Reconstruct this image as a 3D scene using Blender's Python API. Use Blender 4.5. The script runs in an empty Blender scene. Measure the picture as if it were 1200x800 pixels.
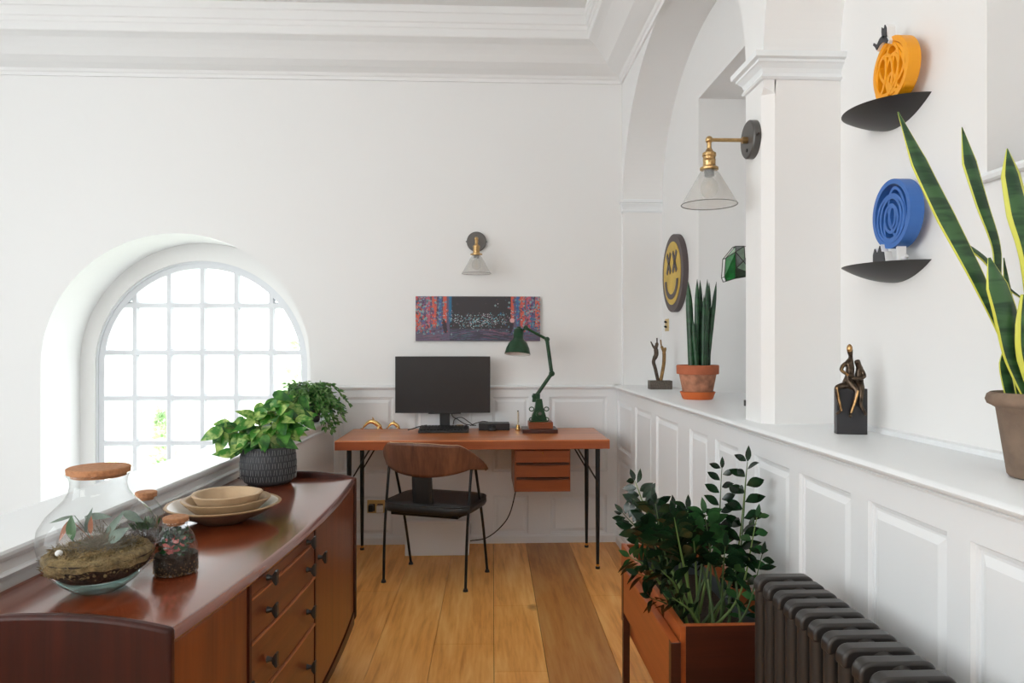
import bpy, bmesh, math, random
from mathutils import Vector, Matrix
PI = math.pi
rnd = random.Random(7)
C = bpy.context.scene.collection
# ------------------------------------------------------------------ camera frame of reference
F = 840.0; HORIZON = 405.0; CAMH = 1.25; TH = math.atan(35/840)
cT, sT = math.cos(TH), math.sin(TH)
def L(lat, d, z=0.0):            # metres to the right of / ahead of the tripod -> room coordinates
    return Vector((lat*cT + d*sT, -lat*sT + d*cT, z))
def ray(px, py): return L((px-600)/F, 1.0, (HORIZON-py)/F)
def PZ(px, py, z): r = ray(px, py); t = (z-CAMH)/r.z; return Vector((r.x*t, r.y*t, z))
def PY(px, py, y): r = ray(px, py); t = y/r.y; return Vector((r.x*t, y, CAMH+r.z*t))
def PX(px, py, x): r = ray(px, py); t = x/r.x; return Vector((x, r.y*t, CAMH+r.z*t))
# ------------------------------------------------------------------ materials
def srgb(r, g, b):
    f = lambda c: (c/255/12.92) if c/255 <= .04045 else ((c/255+.055)/1.055)**2.4
    return (f(r), f(g), f(b), 1)
class NT:
    def __init__(s, name):
        s.m = bpy.data.materials.new(name); s.m.use_nodes = True; s.t = s.m.node_tree
        s.t.nodes.clear(); s.out = s.n('ShaderNodeOutputMaterial')
    def n(s, typ, **k):
        nd = s.t.nodes.new(typ)
        for a, v in k.items():
            if a in nd.bl_rna.properties: setattr(nd, a, v)
            else: nd.inputs[a.replace('_', ' ')].default_value = v
        return nd
    def l(s, a, b): s.t.links.new(a, b)
    def ramp(s, fac, stops):
        r = s.n('ShaderNodeValToRGB'); e = r.color_ramp.elements
        while len(e) < len(stops): e.new(.5)
        for i, (p, c) in enumerate(stops): e[i].position = p; e[i].color = c
        s.l(fac, r.inputs[0]); return r.outputs[0]
    def coord(s, scale=(1, 1, 1), rot=(0, 0, 0), kind='Object'):
        tc = s.n('ShaderNodeTexCoord'); mp = s.n('ShaderNodeMapping')
        mp.inputs['Scale'].default_value = scale; mp.inputs['Rotation'].default_value = rot
        s.l(tc.outputs[kind], mp.inputs[0]); return mp.outputs[0]
def plain(name, col, rough=.5, metal=0.0, spec=.5, coat=0.0, bump=0.0, bscale=60, var=0.0, vscale=8):
    k = NT(name); p = k.n('ShaderNodeBsdfPrincipled')
    p.inputs['Base Color'].default_value = col; p.inputs['Roughness'].default_value = rough
    p.inputs['Metallic'].default_value = metal; p.inputs['Specular IOR Level'].default_value = spec
    p.inputs['Coat Weight'].default_value = coat
    v = k.coord()
    if var:
        no = k.n('ShaderNodeTexNoise'); no.inputs['Scale'].default_value = vscale; no.inputs['Detail'].default_value = 4
        k.l(v, no.inputs['Vector'])
        dk = tuple(c*(1-var) for c in col[:3])+(1,); lt = tuple(min(1, c*(1+var)) for c in col[:3])+(1,)
        k.l(k.ramp(no.outputs[0], [(.3, dk), (.7, lt)]), p.inputs['Base Color'])
    if bump:
        n2 = k.n('ShaderNodeTexNoise'); n2.inputs['Scale'].default_value = bscale; n2.inputs['Detail'].default_value = 3
        k.l(v, n2.inputs['Vector'])
        b = k.n('ShaderNodeBump'); b.inputs['Strength'].default_value = bump; b.inputs['Distance'].default_value = .01
        k.l(n2.outputs[0], b.inputs['Height']); k.l(b.outputs[0], p.inputs['Normal'])
    k.l(p.outputs[0], k.out.inputs[0]); return k.m
def wood(name, dark, light, axis=0, fine=60, rough=.35, coat=0.0, stretch=.05, attr=False, spec=.5, rot=0):
    k = NT(name); p = k.n('ShaderNodeBsdfPrincipled')
    sc = [1, 1, 1]; sc[axis] = stretch
    v = k.coord(tuple(sc), (0, 0, rot))
    n1 = k.n('ShaderNodeTexNoise'); n1.inputs['Scale'].default_value = fine; n1.inputs['Detail'].default_value = 6
    n1.inputs['Roughness'].default_value = .65; n1.inputs['Distortion'].default_value = .4
    n2 = k.n('ShaderNodeTexNoise'); n2.inputs['Scale'].default_value = fine*.16; n2.inputs['Detail'].default_value = 3
    n2.inputs['Distortion'].default_value = 1.2
    k.l(v, n1.inputs['Vector']); k.l(v, n2.inputs['Vector'])
    mx = k.n('ShaderNodeMath', operation='ADD'); k.l(n1.outputs[0], mx.inputs[0]); k.l(n2.outputs[0], mx.inputs[1])
    hf = k.n('ShaderNodeMath', operation='MULTIPLY'); hf.inputs[1].default_value = .5; k.l(mx.outputs[0], hf.inputs[0])
    mid = tuple((a+b)/2 for a, b in zip(dark, light))
    c = k.ramp(hf.outputs[0], [(.33, dark), (.5, mid), (.66, light)])
    if attr:
        at = k.n('ShaderNodeAttribute', attribute_name='tone')
        m = k.n('ShaderNodeMix', data_type='RGBA', blend_type='MULTIPLY'); m.inputs[0].default_value = 1
        k.l(c, m.inputs[6]); k.l(at.outputs[0], m.inputs[7]); c = m.outputs[2]
    k.l(c, p.inputs['Base Color']); p.inputs['Roughness'].default_value = rough
    p.inputs['Coat Weight'].default_value = coat; p.inputs['Coat Roughness'].default_value = .12
    p.inputs['Specular IOR Level'].default_value = spec
    b = k.n('ShaderNodeBump'); b.inputs['Strength'].default_value = .12; b.inputs['Distance'].default_value = .002
    k.l(n1.outputs[0], b.inputs['Height']); k.l(b.outputs[0], p.inputs['Normal'])
    k.l(p.outputs[0], k.out.inputs[0]); return k.m
def thin_glass(name, tint=(1, 1, 1, 1), refl=.9, rough=.0, base=.03, body=0.0):
    k = NT(name); tr = k.n('ShaderNodeBsdfTransparent'); tr.inputs[0].default_value = tint
    gl = k.n('ShaderNodeBsdfGlossy'); gl.inputs['Roughness'].default_value = rough
    lw = k.n('ShaderNodeLayerWeight'); lw.inputs[0].default_value = .5
    pw = k.n('ShaderNodeMath', operation='POWER'); pw.inputs[1].default_value = 4.5; k.l(lw.outputs['Facing'], pw.inputs[0])
    mr = k.n('ShaderNodeMapRange'); mr.inputs[3].default_value = base; mr.inputs[4].default_value = refl
    k.l(pw.outputs[0], mr.inputs[0])
    mx = k.n('ShaderNodeMixShader'); k.l(mr.outputs[0], mx.inputs[0]); k.l(tr.outputs[0], mx.inputs[1]); k.l(gl.outputs[0], mx.inputs[2])
    o = mx.outputs[0]
    if body:
        df = k.n('ShaderNodeBsdfDiffuse'); df.inputs[0].default_value = (.75, .76, .75, 1)
        m2 = k.n('ShaderNodeMixShader'); m2.inputs[0].default_value = body
        k.l(o, m2.inputs[1]); k.l(df.outputs[0], m2.inputs[2]); o = m2.outputs[0]
    k.l(o, k.out.inputs[0]); return k.m
def leafmat(name, dark, light, scale=18, rough=.35, trans=.25, stops=(.35, .65)):
    k = NT(name); p = k.n('ShaderNodeBsdfPrincipled')
    no = k.n('ShaderNodeTexNoise'); no.inputs['Scale'].default_value = scale; no.inputs['Detail'].default_value = 3
    k.l(k.coord(), no.inputs['Vector'])
    c = k.ramp(no.outputs[0], [(stops[0], dark), (stops[1], light)])
    k.l(c, p.inputs['Base Color']); p.inputs['Roughness'].default_value = rough
    tl = k.n('ShaderNodeBsdfTranslucent'); k.l(c, tl.inputs[0])
    mx = k.n('ShaderNodeMixShader'); mx.inputs[0].default_value = trans
    k.l(p.outputs[0], mx.inputs[1]); k.l(tl.outputs[0], mx.inputs[2]); k.l(mx.outputs[0], k.out.inputs[0]); return k.m
def banded(name, a, b, scale=40, axis=2, rough=.4):
    k = NT(name); p = k.n('ShaderNodeBsdfPrincipled'); sc = [8, 8, 8]; sc[axis] = scale
    no = k.n('ShaderNodeTexNoise'); no.inputs['Scale'].default_value = 1; no.inputs['Detail'].default_value = 3
    no.inputs['Distortion'].default_value = .6
    k.l(k.coord(tuple(sc)), no.inputs['Vector']); k.l(k.ramp(no.outputs[0], [(.42, a), (.58, b)]), p.inputs['Base Color'])
    p.inputs['Roughness'].default_value = rough; k.l(p.outputs[0], k.out.inputs[0]); return k.m
def attrmat(name, rough=.5):
    k = NT(name); p = k.n('ShaderNodeBsdfPrincipled'); at = k.n('ShaderNodeAttribute', attribute_name='tone')
    k.l(at.outputs[0], p.inputs['Base Color']); p.inputs['Roughness'].default_value = rough
    k.l(p.outputs[0], k.out.inputs[0]); return k.m
M = {}
M['wall'] = plain('wall_paint', (.80, .797, .79, 1), .55, bump=.02, bscale=40)
M['trim'] = plain('white_trim_paint', (.80, .825, .84, 1), .35)
M['ceil'] = plain('ceiling_paint', (.80, .797, .79, 1), .6)
M['winw'] = plain('window_paint', (.68, .70, .73, 1), .35)
M['floor'] = wood('oak_floor', srgb(196, 130, 58), srgb(246, 186, 106), 1, 34, .33, 0, .06, attr=True, spec=.4, rot=.0143)
M['grey'] = plain('grey_lower_floor', (.45, .45, .45, 1), .7)

def floormat():
    k = NT('oak_boards'); p = k.n('ShaderNodeBsdfPrincipled')
    v = k.coord((1, .07, 1), (0, 0, .0143))
    n1 = k.n('ShaderNodeTexNoise'); n1.inputs['Scale'].default_value = 46; n1.inputs['Detail'].default_value = 7; n1.inputs['Roughness'].default_value = .6; n1.inputs['Distortion'].default_value = .3
    v2 = k.coord((1, .12, 1), (0, 0, .0143))
    n2 = k.n('ShaderNodeTexNoise'); n2.inputs['Scale'].default_value = 7; n2.inputs['Detail'].default_value = 4; n2.inputs['Distortion'].default_value = 1.6
    k.l(v, n1.inputs['Vector']); k.l(v2, n2.inputs['Vector'])
    ad = k.n('ShaderNodeMath', operation='ADD'); k.l(n1.outputs[0], ad.inputs[0]); k.l(n2.outputs[0], ad.inputs[1])
    hf = k.n('ShaderNodeMath', operation='MULTIPLY'); hf.inputs[1].default_value = .5; k.l(ad.outputs[0], hf.inputs[0])
    c = k.ramp(hf.outputs[0], [(.30, srgb(196, 122, 52)), (.48, srgb(238, 168, 86)), (.68, srgb(255, 202, 124))])
    vk = k.n('ShaderNodeTexVoronoi'); vk.inputs['Scale'].default_value = 3.1; k.l(k.coord((1, .55, 1)), vk.inputs['Vector'])
    nn = k.n('ShaderNodeTexNoise'); nn.inputs['Scale'].default_value = 40; k.l(k.coord(), nn.inputs['Vector'])
    ds = k.n('ShaderNodeMath', operation='MULTIPLY_ADD'); ds.inputs[1].default_value = .07; k.l(nn.outputs[0], ds.inputs[0]); k.l(vk.outputs['Distance'], ds.inputs[2])
    kn = k.ramp(ds.outputs[0], [(.055, (.22, .16, .12, 1)), (.075, (.55, .45, .38, 1)), (.13, (1, 1, 1, 1))])
    m = k.n('ShaderNodeMix', data_type='RGBA', blend_type='MULTIPLY'); m.inputs[0].default_value = 1; k.l(c, m.inputs[6]); k.l(kn, m.inputs[7])
    at = k.n('ShaderNodeAttribute', attribute_name='tone')
    m2 = k.n('ShaderNodeMix', data_type='RGBA', blend_type='MULTIPLY'); m2.inputs[0].default_value = 1; k.l(m.outputs[2], m2.inputs[6]); k.l(at.outputs[0], m2.inputs[7])
    k.l(m2.outputs[2], p.inputs['Base Color']); p.inputs['Roughness'].default_value = .38; p.inputs['Specular IOR Level'].default_value = .4
    b = k.n('ShaderNodeBump'); b.inputs['Strength'].default_value = .15; b.inputs['Distance'].default_value = .002
    k.l(n1.outputs[0], b.inputs['Height']); k.l(b.outputs[0], p.inputs['Normal']); k.l(p.outputs[0], k.out.inputs[0]); return k.m
M['floor'] = floormat()
M['gap'] = plain('floor_gap_dark', srgb(60, 38, 20), .8)
M['side'] = wood('rosewood_top', srgb(84, 34, 18), srgb(142, 68, 36), 1, 34, .2, .75, .05)
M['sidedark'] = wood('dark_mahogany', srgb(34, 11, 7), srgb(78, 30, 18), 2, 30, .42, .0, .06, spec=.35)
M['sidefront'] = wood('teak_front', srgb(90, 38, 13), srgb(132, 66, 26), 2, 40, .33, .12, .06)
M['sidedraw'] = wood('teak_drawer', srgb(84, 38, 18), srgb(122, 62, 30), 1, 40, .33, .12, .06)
M['strip'] = plain('painted_lip_light', srgb(170, 105, 66), .4)  # bright tone painted in for light caught on the drawer lips
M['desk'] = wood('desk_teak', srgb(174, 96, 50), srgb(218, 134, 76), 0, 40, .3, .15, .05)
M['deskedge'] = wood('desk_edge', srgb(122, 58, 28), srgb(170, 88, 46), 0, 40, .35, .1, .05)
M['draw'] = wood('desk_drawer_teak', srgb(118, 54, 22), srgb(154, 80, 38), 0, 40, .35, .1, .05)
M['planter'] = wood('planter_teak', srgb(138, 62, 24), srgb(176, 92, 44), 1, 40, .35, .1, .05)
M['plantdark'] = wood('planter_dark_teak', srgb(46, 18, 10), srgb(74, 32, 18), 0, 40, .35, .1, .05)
M['walnut'] = wood('walnut_veneer', srgb(70, 38, 26), srgb(128, 82, 58), 2, 55, .4, .05, .05)
M['ply'] = plain('pale_plywood_edge', srgb(205, 165, 130), .5)
M['blackm'] = plain('black_steel', (.012, .013, .014, 1), .35, .3)
M['blackp'] = plain('black_plastic', (.015, .015, .016, 1), .4)
M['screen'] = plain('switched_off_screen', (.016, .014, .015, 1), .3)
M['leather'] = plain('black_leather', (.014, .014, .015, 1), .42, bump=.15, bscale=120)
M['greenm'] = plain('green_enamel', srgb(24, 62, 36), .3, .1, var=.25, vscale=30)
M['brass'] = plain('brass', (.78, .52, .20, 1), .22, 1.0)
M['agebrass'] = plain('aged_brass', (.50, .33, .15, 1), .3, 1.0, var=.2, vscale=60)
M['steelgrey'] = plain('grey_steel', (.12, .115, .11, 1), .4, .7)
M['chrome'] = plain('chrome', (.7, .7, .7, 1), .2, 1.0)
M['rad'] = plain('anthracite_radiator_paint', (.030, .027, .025, 1), .36, .2, var=.1)
M['cork'] = plain('cork', srgb(176, 124, 86), .8, bump=.4, bscale=300, var=.18, vscale=120)
M['glass'] = thin_glass('clear_glass', (.975, .985, .985, 1), .85, 0, .035)
M['glassg'] = thin_glass('thick_glass_base', (.72, .88, .86, 1), .9, .03, .15)
M['pane'] = thin_glass('window_glass', (.99, .99, .99, 1), .5, 0, .01)
M['shade'] = thin_glass('ribbed_glass', (.90, .89, .87, 1), .7, .05, .05, .26)
M['bulb'] = thin_glass('bulb_glass', (.95, .93, .9, 1), .6, .02, .1, .25)
M['soil'] = plain('dark_soil', srgb(52, 38, 26), .95, bump=1, bscale=160, var=.5, vscale=90)
M['moss'] = plain('dry_moss', srgb(138, 118, 80), .95, bump=1, bscale=260, var=.45, vscale=70)
M['gravel'] = plain('gravel', srgb(120, 92, 60), .9, bump=1, bscale=300, var=.6, vscale=160)
M['bowl'] = plain('oatmeal_bowl_wood', srgb(186, 160, 128), .6, bump=.2, bscale=50, var=.1, vscale=10)
M['bowlin'] = plain('pale_glazed_inside', srgb(214, 204, 194), .3, var=.05)
M['bowlrim'] = plain('bowl_rim_tan', srgb(160, 132, 98), .5, var=.12, vscale=20)
M['bowldark'] = plain('bowl_outside_brown', srgb(98, 76, 58), .6, var=.35, vscale=22)
M['potblack'] = plain('charcoal_pot', srgb(56, 58, 62), .7, bump=.2, bscale=120)
M['potmark'] = plain('pot_scratch_grey', srgb(138, 140, 140), .8)
M['terra'] = plain('terracotta', srgb(176, 98, 66), .85, bump=.2, bscale=70, var=.12, vscale=20)
M['terraw'] = plain('weathered_terracotta', srgb(168, 116, 90), .9, bump=.3, bscale=60, var=.38, vscale=26)
M['saucer'] = plain('orange_saucer', srgb(200, 100, 44), .6)
M['brownpot'] = plain('brown_clay_pot', srgb(124, 104, 88), .85, bump=.3, bscale=60, var=.22, vscale=18)
M['stem'] = plain('green_stem', srgb(104, 128, 66), .5)
M['stemd'] = plain('dark_green_stem', srgb(66, 88, 48), .5)
M['zz'] = leafmat('zz_leaf', srgb(13, 32, 20), srgb(30, 58, 34), 12, .25, .05)
M['zzl'] = leafmat('zz_leaf_young', srgb(34, 70, 40), srgb(62, 104, 58), 12, .25, .12)
M['pothos'] = leafmat('pothos_leaf', srgb(60, 132, 40), srgb(196, 218, 128), 30, .35, .35, (.44, .66))
M['pothosd'] = leafmat('pothos_leaf_deep', srgb(34, 92, 36), srgb(94, 158, 62), 22, .35, .3, (.45, .68))
M['trail'] = leafmat('trailing_leaf', srgb(42, 84, 34), srgb(120, 160, 90), 30, .4, .25)
M['snake'] = banded('snake_leaf', srgb(28, 62, 36), srgb(58, 96, 56), 45)
M['snakey'] = plain('snake_leaf_margin', srgb(206, 208, 84), .45)
M['cyl'] = banded('spear_leaf', srgb(24, 58, 36), srgb(38, 80, 48), 30)
M['drift'] = plain('driftwood_grey', srgb(74, 62, 52), .85, bump=.6, bscale=80, var=.4, vscale=60)
M['driftl'] = plain('driftwood_tan', srgb(138, 106, 62), .8, bump=.5, bscale=80, var=.4, vscale=60)
M['slate'] = plain('flecked_stone', srgb(90, 82, 74), .7, var=.4, vscale=160)
M['bronze'] = plain('dark_bronze', (.085, .06, .042, 1), .3, .85, var=.7, vscale=60)
M['bronzeg'] = plain('rubbed_bronze', (.45, .27, .12, 1), .3, 1.0, var=.5, vscale=80)
M['verdi'] = plain('green_bronze', (.07, .10, .10, 1), .4, .5, var=.4, vscale=60)
M['blackst'] = plain('black_stone', srgb(48, 47, 50), .4)
M['shelf'] = plain('black_shelf', srgb(40, 37, 36), .45)
M['orange'] = plain('orange_paint', srgb(240, 160, 12), .45)
M['blue'] = plain('blue_paint', srgb(52, 104, 178), .45)
M['blued'] = plain('blue_side_paint', srgb(34, 84, 160), .45)
M['white'] = plain('white_acrylic', (.82, .82, .82, 1), .4)
M['catblack'] = plain('charcoal_cat_paint', srgb(52, 52, 56), .5)
M['smy'] = plain('smiley_yellow', srgb(204, 172, 72), .5, var=.14, vscale=10)
M['smb'] = plain('smiley_border', srgb(84, 74, 74), .55)
M['lead'] = plain('lead_came', srgb(40, 44, 38), .5, .5)
M['sgreen'] = plain('green_glass_facet', srgb(20, 110, 44), .15, coat=.5, var=.5, vscale=30)
M['sgreend'] = plain('dark_green_facet', srgb(30, 60, 30), .2, coat=.5, var=.5, vscale=30)
M['spale'] = plain('pale_green_facet', srgb(140, 168, 146), .12, coat=.5, var=.25, vscale=40)
M['sgrey'] = plain('grey_mirror_facet', srgb(120, 128, 126), .15, coat=.5, var=.4, vscale=40)
M['socket'] = plain('brass_plate', (.62, .48, .22, 1), .35, .9)
M['whiteplug'] = plain('white_plastic', (.7, .69, .67, 1), .4)
M['lampin'] = plain('lamp_inside_white', (.8, .8, .78, 1), .4)
M['wax'] = plain('pale_wax', srgb(210, 200, 180), .5)
M['pink'] = leafmat('pink_leaf', srgb(190, 90, 90), srgb(226, 140, 130), 30, .5, .3)
M['grey_leaf'] = leafmat('grey_green_leaf', srgb(70, 88, 80), srgb(120, 138, 124), 20, .5, .2)
M['greyroot'] = plain('dry_root_fibre', srgb(120, 112, 96), .9, var=.3, vscale=50)
M['rust'] = plain('rusty_leaf', srgb(150, 96, 70), .7)
M['bush'] = leafmat('haze_pale_leaf', srgb(168, 196, 150), srgb(214, 226, 192), 3, .6, .4)  # greens washed out: outdoor glare and haze put into the leaf colour
M['hill'] = plain('haze_pale_grass', srgb(222, 226, 208), .9, var=.04, vscale=1)  # lawn lightened likewise, haze mixed into its colour
M['bark'] = plain('bark', srgb(120, 104, 88), .9)
M['liner'] = plain('grey_liner', srgb(70, 76, 80), .5)
M['paint'] = attrmat('canvas_print', .5)
# ------------------------------------------------------------------ objects
MAT = {}
def lk(o): C.objects.link(o); return o
def thing(name, label, cat, loc=(0, 0, 0), rz=0.0, group=None):
    o = bpy.data.objects.new(name, None); o.empty_display_size = .1; lk(o)
    o.location = loc; o.rotation_euler = (0, 0, rz); o['label'] = label; o['category'] = cat
    if group: o['group'] = group
    MAT[o.name] = Matrix.Translation(Vector(loc)) @ Matrix.Rotation(rz, 4, 'Z')
    return o
def tag(o, label=None, cat=None, group=None, kind=None):
    if label: o['label'] = label
    if cat: o['category'] = cat
    if group: o['group'] = group
    if kind: o['kind'] = kind
    return o
class MB:
    """collects shapes of ONE mesh"""
    def __init__(s): s.v = []; s.f = []; s.mi = []; s.col = None; s.T = None
    def add(s, vs, fs, mi=0):
        b = len(s.v)
        if s.T is not None: vs = [s.T @ Vector(p) for p in vs]
        s.v += [tuple(p) for p in vs]
        for f in fs: s.f.append(tuple(b+i for i in f)); s.mi.append(mi)
        return s
    def box(s, x0, x1, y0, y1, z0, z1, mi=0):
        vs = [(x, y, z) for x in (x0, x1) for y in (y0, y1) for z in (z0, z1)]
        return s.add(vs, [(0, 1, 3, 2), (4, 6, 7, 5), (0, 4, 5, 1), (2, 3, 7, 6), (0, 2, 6, 4), (1, 5, 7, 3)], mi)
    def obox(s, c, ax, ay, az, mi=0):   # centre and three half-axis vectors
        c, ax, ay, az = map(Vector, (c, ax, ay, az))
        vs = [c+ax*i+ay*j+az*k for i in (-1, 1) for j in (-1, 1) for k in (-1, 1)]
        return s.add(vs, [(0, 1, 3, 2), (4, 6, 7, 5), (0, 4, 5, 1), (2, 3, 7, 6), (0, 2, 6, 4), (1, 5, 7, 3)], mi)
    def tube(s, pts, r, seg=10, mi=0, flat=1.0, cap=True):
        pts = [Vector(p) for p in pts]; n = len(pts)
        rs = r if isinstance(r, (list, tuple)) else [r]*n
        t0 = (pts[1]-pts[0]).normalized()
        up = Vector((0, 0, 1)) if abs(t0.z) < .9 else Vector((1, 0, 0))
        a = t0.cross(up).normalized(); vs = []
        for i, p in enumerate(pts):
            t = (pts[min(i+1, n-1)]-pts[max(i-1, 0)]).normalized()
            a = (a-t*a.dot(t)).normalized(); b = t.cross(a)
            for j in range(seg):
                an = 2*PI*j/seg; vs.append(p+a*math.cos(an)*rs[i]+b*math.sin(an)*rs[i]*flat)
        fs = [(i*seg+j, i*seg+(j+1) % seg, (i+1)*seg+(j+1) % seg, (i+1)*seg+j) for i in range(n-1) for j in range(seg)]
        if cap: fs += [tuple(range(seg-1, -1, -1)), tuple((n-1)*seg+j for j in range(seg))]
        return s.add(vs, fs, mi)
    def lathe(s, prof, c=(0, 0, 0), seg=32, mi=0, axis='z', mif=None):
        c = Vector(c); vs = []; n = len(prof)
        for r, z in prof:
            for j in range(seg):
                an = 2*PI*j/seg; x, y = r*math.cos(an), r*math.sin(an)
                vs.append(c+(Vector((x, y, z)) if axis == 'z' else Vector((z, x, y)) if axis == 'x' else Vector((x, z, y))))
        b = len(s.v); s.add(vs, [], mi)
        for i in range(n-1):
            for j in range(seg):
                s.f.append((b+i*seg+j, b+i*seg+(j+1) % seg, b+(i+1)*seg+(j+1) % seg, b+(i+1)*seg+j)); s.mi.append(mif(i) if mif else mi)
        if prof[0][0] > 1e-6: s.f.append(tuple(b+j for j in range(seg-1, -1, -1))); s.mi.append(mi) if prof_closed(prof) else s.f.pop()
        return s
    def ball(s, c, r, seg=12, mi=0, sc=(1, 1, 1)):
        vs = []; n = max(6, seg//2)
        for i in range(n+1):
            ph = PI*i/n
            for j in range(seg):
                an = 2*PI*j/seg
                vs.append((c[0]+r*sc[0]*math.sin(ph)*math.cos(an), c[1]+r*sc[1]*math.sin(ph)*math.sin(an), c[2]+r*sc[2]*math.cos(ph)))
        return s.add(vs, [(i*seg+j, (i+1)*seg+j, (i+1)*seg+(j+1) % seg, i*seg+(j+1) % seg) for i in range(n) for j in range(seg)], mi)
    def prism(s, poly, f0, f1, mi=0, ms=None):   # poly 2D; f0/f1 map (a,b)->3D for the two faces
        n = len(poly); vs = [f0(*p) for p in poly]+[f1(*p) for p in poly]
        b = len(s.v); s.add(vs, [tuple(range(n)), tuple(range(2*n-1, n-1, -1))], mi)
        for i in range(n): s.f.append((b+i, b+n+i, b+n+(i+1) % n, b+(i+1) % n)); s.mi.append(mi if ms is None else ms)
        return s
    def grid(s, fn, nu, nv, mi=0):
        vs = [fn(i/nu, j/nv) for i in range(nu+1) for j in range(nv+1)]
        w = nv+1
        return s.add(vs, [(i*w+j, (i+1)*w+j, (i+1)*w+j+1, i*w+j+1) for i in range(nu) for j in range(nv)], mi)
    def leaf(s, p, d, n, ln, wd, droop=.2, fold=.15, seg=5, mi=0, belly=.45, heart=0.0):
        p, d, n = Vector(p), Vector(d).normalized(), Vector(n)
        n = (n-d*n.dot(d)); n = n.normalized() if n.length > 1e-5 else d.orthogonal().normalized()
        sd = d.cross(n); vs = []
        for i in range(seg+1):
            t = i/seg; c = p+d*(t*ln)-n*(droop*t*t*ln)
            w = wd*.5*(math.sin(PI*min(1, t**(math.log(.5)/math.log(belly)))) if 0 < t < 1 else 0)
            if heart and i == 0: w = wd*.5*heart
            vs += [c+sd*w+n*(fold*w), c, c-sd*w+n*(fold*w)]
        return s.add(vs, [f for i in range(seg) for f in ((i*3, i*3+1, i*3+4, i*3+3), (i*3+1, i*3+2, i*3+5, i*3+4))], mi)
    def build(s, name, mats, parent=None, world=False, smooth=False, bevel=0.0, bseg=2, solid=0.0, sub=0, weld=False, auto=None):
        me = bpy.data.meshes.new(name)
        vs = s.v
        if world and parent is not None:
            inv = MAT[parent.name].inverted(); vs = [tuple(inv @ Vector(p)) for p in vs]
        me.from_pydata(vs, [], s.f)
        for m in (mats if isinstance(mats, (list, tuple)) else [mats]): me.materials.append(M[m] if isinstance(m, str) else m)
        me.polygons.foreach_set('material_index', s.mi)
        if s.col:
            ca = me.color_attributes.new('tone', 'FLOAT_COLOR', 'CORNER')
            k = 0; flat = []
            for pi, f in enumerate(s.f): flat += list(s.col[pi])*len(f)
            ca.data.foreach_set('color', flat)
        bm = bmesh.new(); bm.from_mesh(me)
        if weld: bmesh.ops.remove_doubles(bm, verts=bm.verts, dist=1e-5)
        if not s.col: bmesh.ops.recalc_face_normals(bm, faces=bm.faces)
        if smooth:
            for f in bm.faces: f.smooth = True
            for e in bm.edges:
                if len(e.link_faces) == 2 and e.calc_face_angle(0) > (auto or .7): e.smooth = False
        bm.to_mesh(me); bm.free()
        o = bpy.data.objects.new(name, me); lk(o)
        if parent is not None: o.parent = parent; MAT[o.name] = MAT[parent.name]
        else: MAT[o.name] = Matrix.Identity(4)
        if solid: md = o.modifiers.new('Solid', 'SOLIDIFY'); md.thickness = solid; md.offset = 0
        if bevel:
            md = o.modifiers.new('Bevel', 'BEVEL'); md.width = bevel; md.segments = bseg; md.limit_method = 'ANGLE'; md.angle_limit = .6
        if sub: md = o.modifiers.new('Sub', 'SUBSURF'); md.levels = sub; md.render_levels = sub
        return o
def prof_closed(p): return False
def skin(name, mat, verts, edges, radii, parent, root=0, sub=2, world=False):
    me = bpy.data.meshes.new(name)
    if world: inv = MAT[parent.name].inverted(); verts = [tuple(inv @ Vector(v)) for v in verts]
    bm = bmesh.new(); ly = bm.verts.layers.skin.verify(); bv = []
    for i, (v, r) in enumerate(zip(verts, radii)):
        b = bm.verts.new(v); b[ly].radius = (r, r); b[ly].use_root = (i == root); bv.append(b)
    for a, b in edges: bm.edges.new((bv[a], bv[b]))
    bm.to_mesh(me); bm.free(); me.materials.append(M[mat])
    o = bpy.data.objects.new(name, me); lk(o); o.parent = parent; MAT[o.name] = MAT[parent.name]
    sk = o.modifiers.new('Skin', 'SKIN'); sk.use_smooth_shade = True
    if sub: md = o.modifiers.new('Sub', 'SUBSURF'); md.levels = sub; md.render_levels = sub
    return o
def struct(o): o['kind'] = 'structure'; return o
def catmull(pts, n=8):
    P = [Vector(p) for p in pts]; P = [P[0]*2-P[1]]+P+[P[-1]*2-P[-2]]; out = []
    for i in range(1, len(P)-2):
        for k in range(n):
            t = k/n; a, b, c, d = P[i-1:i+3]
            out.append(.5*((2*b)+(c-a)*t+(2*a-5*b+4*c-d)*t*t+(3*b-a-3*c+d)*t**3))
    out.append(P[-2]); return out
# ================================================================== ROOM
D = 4.567            # back wall plane
WX = .862            # wainscot plane on the right
FX = .897            # arcade face
NX = 1.147           # niche back plane
ZC = 3.28            # ceiling
ZL = 1.0             # ledge top
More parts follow.
